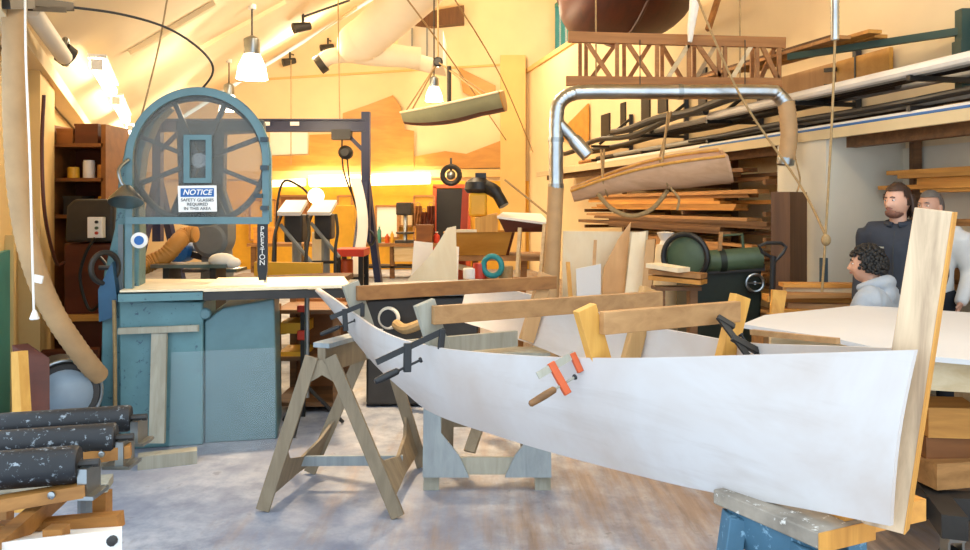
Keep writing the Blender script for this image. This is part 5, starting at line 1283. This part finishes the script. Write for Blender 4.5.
# ducts high at the back
wd = thing('white_duct', U(400, 30, 14), 'big white round air duct high at the back of room', 'duct')
put('duct_pipe', MB().tube([U(455, -45, 13.0), U(418, -8, 13.8), U(366, 38, 15)], .42, 24), 'duct_white', wd)
put('duct_elbow', MB().tube(spline([U(366, 38, 15), U(355, 46, 15.2), U(372, 53, 15.4), U(420, 58, 15.6)], 6), [.42, .42, .42, .41, .4, .38, .36, .34, .32, .3, .28, .27, .26, .25, .24, .23, .22, .22, .22], 20), 'duct_white', wd)
put('flex_duct', MB().tube(spline([U(320, 64, 15.4), U(333, 56, 15.4), U(370, 55, 15.6), U(400, 57, 15.7), U(432, 66, 15.8)], 7), .16, 14), 'duct_white', wd)
put('duct_collar', MB().tube([U(318, 66, 15.4), U(324, 62, 15.4)], .19, 14), 'iron', wd)
gd_ = thing('square_duct', U(425, 60, 16), 'pale grey square duct box behind the white round duct', 'duct')
put('duct_box', MB().prism([U(398, 24, 16), U(443, 30, 16), U(443, 64, 16), U(398, 54, 16)], (0, 1.6, 0)), 'duct_grey', gd_)
for px in (412, 427): put('seam', MB().beam(U(px, 28, 15.98), U(px, 60, 15.98), .03, .03), 'grey', gd_)
put('wall_vent', MB().prism([U(404, 16, 18.7), U(464, 5, 18.7), U(464, 23, 18.7), U(410, 28, 18.7)], (0, .28, 0)), 'timber', label='dark louvred vent opening high on the back wall', cat='vent')
for i, (px, py, q, lb_) in enumerate(((303, 14, 6, 'dark spotlight on the roof nearest the big white duct'), (328, 38, 0, 'dark spotlight on the roof above the flexible duct'), (290, 52, -3, 'small dark spotlight on the roof above the blue gantry'))):
    c = ceil_hit(px, py) if i == 0 else U(px, py, BACK - .35); g = thing('spotlight', c, lb_, 'spotlight', 'roof spotlights')
    put('bracket', MB().tube([c, c + V((0, 0, -.25))], .025, 8), 'iron', g); put('spot_head', MB().tube([c + V((-.15, -.1, -.28)), c + V((.12, .05, -.2))], [.1, .07], 14), 'iron', g)
    put('conduit', MB().tube([c + V((0, 0, -.05)), (c + V((.8, .2, .3)) if i == 0 else V((c.x, BACK, c.z)))], .02, 6), 'iron', g)
# ceiling battens (roof seams)
for i, (a, b) in enumerate((((200, 46), (285, 0)), ((232, 96), (356, 6)), ((130, 50), (215, 0)))):
    p, q = ceil_hit(*a), ceil_hit(*b); o = put('trim_%d' % (i + 9), MB().beam(p - V((0, 0, .03)), q - V((0, 0, .03)), .07, .06), 'cream', kind='structure')
# silver flexible tube and hanging rope at right
ft = thing('hanging_tube', U(836, 40, 5.6), 'silver ribbed flexible tube with a rope hanging down before the pilaster', 'tube')
pz = [U(835, -60 + k * 2.5, 5.6) for k in range(41)]
put('tube', MB().tube(pz, [.028 + (.004 if i % 2 else 0) for i in range(41)], 12), 'duct', ft)
put('rope', MB().tube(spline([U(835, 40, 5.6), U(832, 120, 5.6), U(826, 230, 5.6), U(822, 292, 5.6)], 5), .009, 6), 'rope', ft)
put('knot', MB().ball(U(826, 240, 5.6), .035, (1, 1, 1.3), 10), 'rope', ft)
# ropes: (label, points)
for lb_, pts_, r in (('long diagonal tackle rope crossing in front of the duct drop hose', [(694, -10, 6.6), (740, 95, 6.5), (800, 185, 6.3), (829, 243, 5.62)], .010),
                     ('thin rope slanting from the ceiling down past the dinghy bow', [(404, -5, 9.6), (450, 58, 13), (506, 140, 18.4)], .012),
                     ('thin rope slanting past the dinghy transom to the right wall', [(452, -5, 11), (500, 75, 14), (533, 152, 18.4)], .012),
                     ('thin vertical rope in front of back wall above the gantry', [(338, -5, 12.2), (340, 130, 12)], .010),
                     ('thin vertical wire left of the gantry on the back wall', [(291, 60, 14), (291, 165, 14)], .010),
                     ('thin pale line from the roof down to the bandsaw guard', [(168, -6, 5.2), (158, 50, 5.15), (141, 118, 5.12)], .006),
                     ('slack rope hanging from the duct drop hose', [(793, 146, 6.8), (797, 165, 6.7), (800, 180, 6.65), (797, 192, 6.6)], .008),
                     ('grey rope running up from the leaning pale sheets to the metal duct', [(505, 180, 7.9), (530, 200, 7.7), (552, 218, 7.3)], .012)):
    put('rope', MB().tube(spline([U(*p) for p in pts_], 6), r, 6), 'rope', label=lb_, cat='rope')
# pale hull form hanging on ropes before the rack
hm = thing('hull_mould', U(646, 190, 7.3), 'pale pink wooden half-hull hanging on ropes in front of the lumber rack', 'hull')
a, b = U(571, 190, 7.4), U(722, 153, 6.9); L = (b - a).length; axm = (b - a).normalized(); st_ = []
acm = V((.15, .95, .2)).normalized(); upm = V((axm.cross(acm))); upm = upm if upm.z > 0 else -upm
for k in range(19):
    t = k / 18; w_ = min(1, .12 + 1.25 * t) if t < .7 else 1 - .1 * (t - .7)
    st_.append((a + axm * t * L + V((0, 0, .04 * math.sin(PI * t) * 1.6)) , .17 * w_ + .03, .05 + .24 * min(1, .3 + 1.0 * t), acm, upm))
rows = loft(st_)
put('hull_shell', MB().slab(rows, lambda i, j: upm * .02), 'hull_pink', hm, sharp=70)
put('end_board', MB().prism(rows[-1], axm * .025), 'hull_pink', hm)
put('gunwale', MB().tube([r[0] for r in rows], .014, 8).tube([r[-1] for r in rows], .014, 8), 'pine', hm)
for px, py, k in ((668, 112, 11), (601, 150, 4)):
    q = rows[k][0].lerp(rows[k][-1], .5); put('sling', MB().tube([U(px, py, 7.6), rows[k][0], rows[k][4], rows[k][8] - V((0, 0, .01)), rows[k][12], rows[k][-1], U(px + 3, py, 7.7)], .011, 6), 'rope', hm)
put('loose_rope', MB().tube(spline([U(598, 194, 7.25), U(612, 209, 7.2), U(632, 216, 7.2), U(652, 209, 7.15), U(668, 190, 7.1)], 6), .022, 8), 'rope', hm, label='drooping slack of the sling rope')
put('loose_rope', MB().tube(spline([U(668, 184, 7.05), U(674, 192, 7.0), U(679, 199, 7.0), U(677, 210, 7.0)], 5), .012, 6), 'rope', hm)

# ================================================================ pipe shelf and lumber racks on the right wall
ROT = math.atan2(.977, -.212)
ps = thing('pipe_shelf', RW(10, .4, 2.2), 'long cream ledge along the right wall carrying pipes and hoses', 'ledge')
put('ledge_top', MB().prism([RW(4.4, .0, 2.22), RW(15.5, .0, 2.22), RW(15.5, .80, 2.22), RW(4.4, .80, 2.22)], (0, 0, .03)), 'board', ps)
put('ledge_lip', MB().prism([RW(4.4, .78, 2.17), RW(15.5, .78, 2.17), RW(15.5, .82, 2.17), RW(4.4, .82, 2.17)], (0, 0, .085)), 'lip_beige', ps)
put('ledge_beam', MB().prism([RW(4.4, .5, 2.1), RW(15.5, .5, 2.1), RW(15.5, .6, 2.1), RW(4.4, .6, 2.1)], (0, 0, .12)), 'board2', ps)
for i, y in enumerate((5.9, 7.3, 8.9, 10.7, 12.6)):
    br = thing('pipe_bracket', RW(y, .02, 2.25), ['dark bracket post nearest the tall green upright', 'dark pipe bracket beside the duct drop hose', 'dark pipe bracket above the right part of lathe rack', 'dark pipe bracket behind the hanging half-hull', 'dark pipe bracket behind the duct nozzle'][i], 'bracket', 'pipe brackets on the ledge')
    put('bracket_post', MB().beam(RW(y, .05, 2.25), RW(y, .05, 3.1), .06, .06), 'black', br)
    for z in (2.33, 2.56): put('bracket_arm', MB().beam(RW(y, .03, z), RW(y, .74, z), .04, .04), 'black', br)
    put('bracket_strut', MB().beam(RW(y, .03, 2.3), RW(y, .03, 2.31), .05, .05) if i < 2 else MB().beam(RW(y, .03, 3.05), RW(y, .6, 2.6), .04, .04), 'black', br)
pipes = [(.70, 2.62, .045, 4.5, 8.9, 'pipe_white', 'white plastic pipe, outermost of the pipes on right wall', 0), (.60, 2.615, .035, 4.5, 10.5, 'pipe_grey', 'grey pipe just behind the outermost white pipe', 0), (.5, 2.61, .03, 4.4, 11.5, 'black', 'black pipe behind the grey pipe on upper brackets', 0),
         (.40, 2.62, .04, 5, 13.5, 'black', 'thick black hose in the middle of the upper brackets', .06), (.3, 2.62, .04, 6.5, 14.2, 'iron', 'dark brown hose behind the thick black hose on upper brackets', .06), (.2, 2.61, .03, 5, 14.0, 'pipe_grey', 'grey pipe nearest the wall on upper brackets', 0),
         (.68, 2.40, .03, 4.4, 9.4, 'black', 'black hose, outermost on the lower brackets', .02), (.58, 2.385, .03, 4.4, 12.0, 'pipe_grey', 'grey pipe behind the black hose on lower brackets', 0), (.48, 2.39, .035, 5, 13.0, 'iron', 'dark pipe in the middle of the lower brackets', 0),
         (.36, 2.39, .035, 6, 14.2, 'board', 'brown wooden pole nearest the wall on lower brackets', 0), (.76, 2.27, .016, 4.4, 9.0, 'sign_blue', 'thin blue pipe lying on the front of the cream ledge', 0), (.7, 2.285, .03, 4.4, 12.4, 'pipe_white', 'thin pale pipe lying on the cream ledge', 0),
         (.58, 2.29, .035, 5.5, 14.5, 'board4', 'pale pole lying on the cream ledge behind the pipes', 0), (.8, 2.66, .04, 8.8, 14.4, 'black', 'long sagging black hose bundle reaching behind the hanging half-hull', .12), (.82, 2.73, .05, 7.7, 11.5, 'black', 'short thick black hose bundle right of the roof strut', .05)]
for off, z, r, y0, y1, mt_, lb_, sag in pipes:
    pp = [RW(y0 + (y1 - y0) * k / 16, off, z + sag * math.sin(k * .8) * .35 - sag * (k / 16)) for k in range(17)]
    put('hose' if sag else 'pipe', MB().tube(pp, r, 10), mt_, label=lb_, cat='hose' if sag else 'pipe', group='pipes and hoses on the right wall')
# green upright with arm, carrying boards high on the wall
gu = thing('rack_upright', RW(6.0, .05, 2.62), 'tall dark green upright with an arm holding boards high on right wall', 'rack upright')
ga = U(897, 0, 5.7)
put('upright', MB().beam(RW(6.05, .1, 2.5), RW(6.05, .1, 3.15), .07, .09), 'upright_green', gu)
put('arm', MB().beam(RW(6.05, .1, 2.98), RW(7.35, .75, 3.0), .05, .06), 'upright_green', gu)
put('bracket_plate', MB().box(RW(6.05, .1, 2.8), (.1, .12, .2)), 'upright_green', gu)
for i, (y0, y1, off, z, mt_, lb_) in enumerate(((6.7, 9.6, .66, 3.05, 'board', 'brown board, outermost on the high arm'), (6.5, 9.2, .52, 3.06, 'board3', 'golden board, second from the outside on the high arm'), (6.9, 9.5, .58, 3.10, 'board2', 'dark board lying on top of the golden one on the high arm'), (6.6, 8.6, .38, 3.05, 'board3', 'golden board nearest the wall on the high arm'))):
    a, b = RW(y0, off, z), RW(y1, off, z + .05); put('wooden_board', MB().beam(a, b, .13, .03), mt_, label=lb_, cat='board', group='boards on the high arm')
for i, (y0, y1, z0, z1, mt_, lb_) in enumerate(((7.6, 8.5, 2.7, 3.02, 'tanwood', 'tan panel on the right wall behind truss end'), (6.85, 7.55, 2.7, 3.02, 'amber', 'amber panel with dark hinges on the right wall'))):
    g = thing('wall_panel', RW((y0 + y1) / 2, .1, z0), lb_, 'panel')
    put('panel', MB().prism([RW(y0, .04, z0), RW(y1, .04, z0), RW(y1, .08, z0), RW(y0, .08, z0)], (0, 0, z1 - z0)), mt_, g)
    if i:
        for z in (2.78, 2.94): put('hinge', MB().prism([RW(y1 - .02, .09, z - .02), RW(y1 + .15, .09, z), RW(y1 + .15, .11, z), RW(y1 - .02, .11, z - .02)], (0, 0, .04)), 'black', g)
# rack frames
def rack(nm, y0, y1, lab, levels, posts, dep=.78):
    g = thing('lumber_rack', RW((y0 + y1) / 2, .4, 0), lab, 'rack')
    for y in posts:
        put('rack_post', MB().beam(RW(y, .08, 0), RW(y, .08, 2.15), .07, .07), 'board2', g)
        for z in levels: put('rack_arm', MB().beam(RW(y, .08, z - .03), RW(y, dep, z - .03), .05, .05), 'board2', g)
    return g
LA = (.32, .72, 1.0, 1.28, 1.54, 1.86)
rack('left', 7.5, 13, 'long open lumber rack behind the green machine, filled with boards', LA, (7.7, 9.4, 11.2, 12.8))
ordn = ['lowest', 'second', 'third', 'fourth', 'fifth', 'sixth']
lev = ['bottom', 'second', 'third', 'fourth', 'fifth', 'top']
cols_ = {'board': 'mid-brown', 'board2': 'dark brown', 'board3': 'golden', 'board4': 'pale', 'oak': 'tan'}
def boards_on(yr, z, rackname, levname, n, offs, mats, seed, thick=(.028, .05), gap=.0, top=9):
    rnd = random.Random(seed)
    for fi, off in enumerate(offs):
        zc = z
        for k in range(n - (fi > 0)):
            th = rnd.uniform(*thick); wd = rnd.uniform(.12, .19)
            if zc + th > top: break
            a = yr[0] + rnd.uniform(0, .35) * (yr[1] - yr[0]) * (.6 if fi == 0 else 1); b = yr[1] - rnd.uniform(0, .3) * (yr[1] - yr[0])
            mt_ = rnd.choice(mats); dz = rnd.uniform(-.004, .004)
            o2 = off + rnd.uniform(-.02, .03)
            pa = RW(a, o2, 0); pb = RW(b, o2 + rnd.uniform(-.015, .015), 0); Lb = (pb - pa).length; yaw = math.atan2(pb.y - pa.y, pb.x - pa.x)
            m = MB(); m.box((0, 0, th / 2), (Lb, wd, th))
            for v in m.bm.verts: v.co += V((rnd.uniform(-.03, .03) if abs(v.co.x) > 1 else 0, 0, 0))
            me = bpy.data.meshes.new('wooden_board'); m.bm.to_mesh(me); m.bm.free(); me.materials.append(M[mt_])
            o = bpy.data.objects.new('wooden_board', me); col.objects.link(o)
            o.location = V(((pa.x + pb.x) / 2, (pa.y + pb.y) / 2, zc)); o.rotation_euler = (0, 0, yaw)
            row = ('front', 'rear', 'hindmost')[fi]
            tag(o, f'{cols_[mt_]} board, {ordn[k]} in the {row} stack on {levname} of {rackname}', 'board', 'boards on ' + rackname)
            zc += th + .001
DK = ['board', 'board2', 'board2', 'oak']
for i, z in enumerate(LA):
    mats = ['board3', 'board3', 'board'] if i == 4 else (['board2', 'board', 'oak'] if i == 5 else DK)
    top = (LA[i + 1] - .06) if i < 5 else 2.1
    boards_on((7.5, 13.2), z, 'the lathe rack', lev[i] + ' level', 6 if i < 5 else 4, (.68, .43), mats, 10 + i, (.026, .045), top=top)
LB = (.5, .95, 1.28, 1.44, 1.7)
rack('right', 4.6, 6.7, 'lumber rack on the right wall behind the standing people', LB, (6.55, 4.75), .38)
put('wall_board', MB().prism([RW(4.4, .01, 0), RW(6.75, .01, 0), RW(6.75, .03, 0), RW(4.4, .03, 0)], (0, 0, 2.1)), 'pale_wall', label='pale painted board lining the wall behind people', cat='panel')
lev2 = ['bottom', 'second', 'third', 'fourth', 'top']
boards_on((4.3, 6.72), 1.7, 'the people rack', 'top level', 5, (.26,), ['board3', 'board', 'board3'], 31, (.03, .055), top=2.05)
boards_on((4.3, 6.6), 1.44, 'the people rack', 'fourth level', 2, (.26,), ['board3', 'board'], 32, (.025, .03), top=1.6)
boards_on((4.3, 6.6), 1.28, 'the people rack', 'third level', 2, (.26,), ['board3', 'board'], 33, (.03, .04), top=1.38)
boards_on((4.3, 6.7), .95, 'the people rack', 'second level', 5, (.26,), ['board3', 'board', 'board4'], 34, (.03, .05), top=1.2)
boards_on((4.3, 6.7), .5, 'the people rack', 'bottom level', 5, (.26,), ['board3', 'board', 'board2'], 35, (.03, .05), top=.9)
# loose pile of boards jutting out left of the seated person
pz = .66; rnd = random.Random(5)
tb2 = thing('saw_bench', (at(832, 6.0), 6.0, 0), 'low bench under the loose board pile beside the pilaster', 'bench')
put('bench_top', MB().box((at(832, 5.95), 5.95, .63), (.7, .5, .05)), 'board2', tb2)
for px in (805, 862):
    for y in (5.78, 6.12): put('leg', MB().box((at(px, 5.95), y, .3), (.07, .07, .6)), 'board2', tb2)
for k in range(9):
    th = rnd.uniform(.03, .045); L = rnd.uniform(.55, 1.1); yaw = rnd.uniform(-.25, .2)
    mt_ = ('board3', 'board', 'board4', 'board3', 'oak', 'board3', 'board', 'board4', 'board3')[k]
    m = MB(); m.box((0, 0, th / 2), (L, rnd.uniform(.12, .2), th)); me = bpy.data.meshes.new('wooden_board'); m.bm.to_mesh(me); m.bm.free(); me.materials.append(M[mt_])
    o = bpy.data.objects.new('wooden_board', me); col.objects.link(o); o.location = (at(836 + rnd.uniform(-14, 12), 5.9), 5.92 + rnd.uniform(-.08, .08), pz); o.rotation_euler = (0, 0, yaw)
    tag(o, f'{cols_[mt_]} board, {["lowest","second","third","fourth","fifth","sixth","seventh","eighth","topmost"][k]} in the loose pile left of seated person', 'board', 'boards in the loose pile'); pz += th + .001

# ================================================================ lights and camera
def lamp(kind, loc, energy, color, rot=None, size=None, **kw):
    l = bpy.data.lights.new(kind.lower(), kind); l.energy = energy; l.color = color
    for k, v in kw.items(): setattr(l, k, v)
    o = bpy.data.objects.new('light_' + kind.lower(), l); o.location = loc; col.objects.link(o)
    if size: l.shape = 'RECTANGLE'; l.size, l.size_y = size
    if rot: o.rotation_euler = rot
    return o
WARM = (1, .80, .54); WARM2 = (1, .85, .62)
for b in lamps: lamp('POINT', b - V((0, 0, .1)), 120, WARM, shadow_soft_size=.06)
# warm fill lights added above the frame, without fixtures
for i, (x, y, z) in enumerate(((-2.2, 7.4, 4.2), (-.8, 9.0, 4.6), (-.4, 12.0, 6.2), (.9, 3.6, 4.6), (-3.6, 15.5, 4.6), (.2, 16, 5.4))):
    lamp('POINT', (x, y, z), (90, 240, 260, 120, 200, 200)[i], WARM, shadow_soft_size=.2)
for (a, b, e) in (((-3.9, 18.4, 2.6), 0, 70), ((-1.8, 18.4, 2.6), 0, 70)):
    lamp('AREA', a, e, WARM, (0, 0, 0), (1.6, .2))
lamp('SPOT', (-.85, 5.6, 3.75), 800, (1, .72, .42), shadow_soft_size=.12, spot_size=1.0, spot_blend=.7)  # unseen warm spot, added to throw a pool of light on the floor
w = bpy.data.worlds.new('World'); sc.world = w; w.use_nodes = True
bg = w.node_tree.nodes['Background']; bg.inputs[0].default_value = (.74, .87, 1, 1); bg.inputs[1].default_value = 2.4
cam = bpy.data.cameras.new('camera'); co = bpy.data.objects.new('camera', cam); col.objects.link(co); sc.camera = co
co.location = (0, 0, EYE); co.rotation_euler = (PI / 2, 0, 0); cam.sensor_width = 36; cam.lens = 36 * FPX / 970; cam.shift_y = -70 / 970; cam.clip_start = .05
sc.view_settings.view_transform = 'Standard'; sc.view_settings.look = 'None'; sc.view_settings.gamma = 1; sc.view_settings.exposure = 0
sc.cycles.use_denoising = True; sc.cycles.max_bounces = 8; sc.cycles.sample_clamp_indirect = 8; sc.cycles.caustics_reflective = False; sc.cycles.caustics_refractive = False
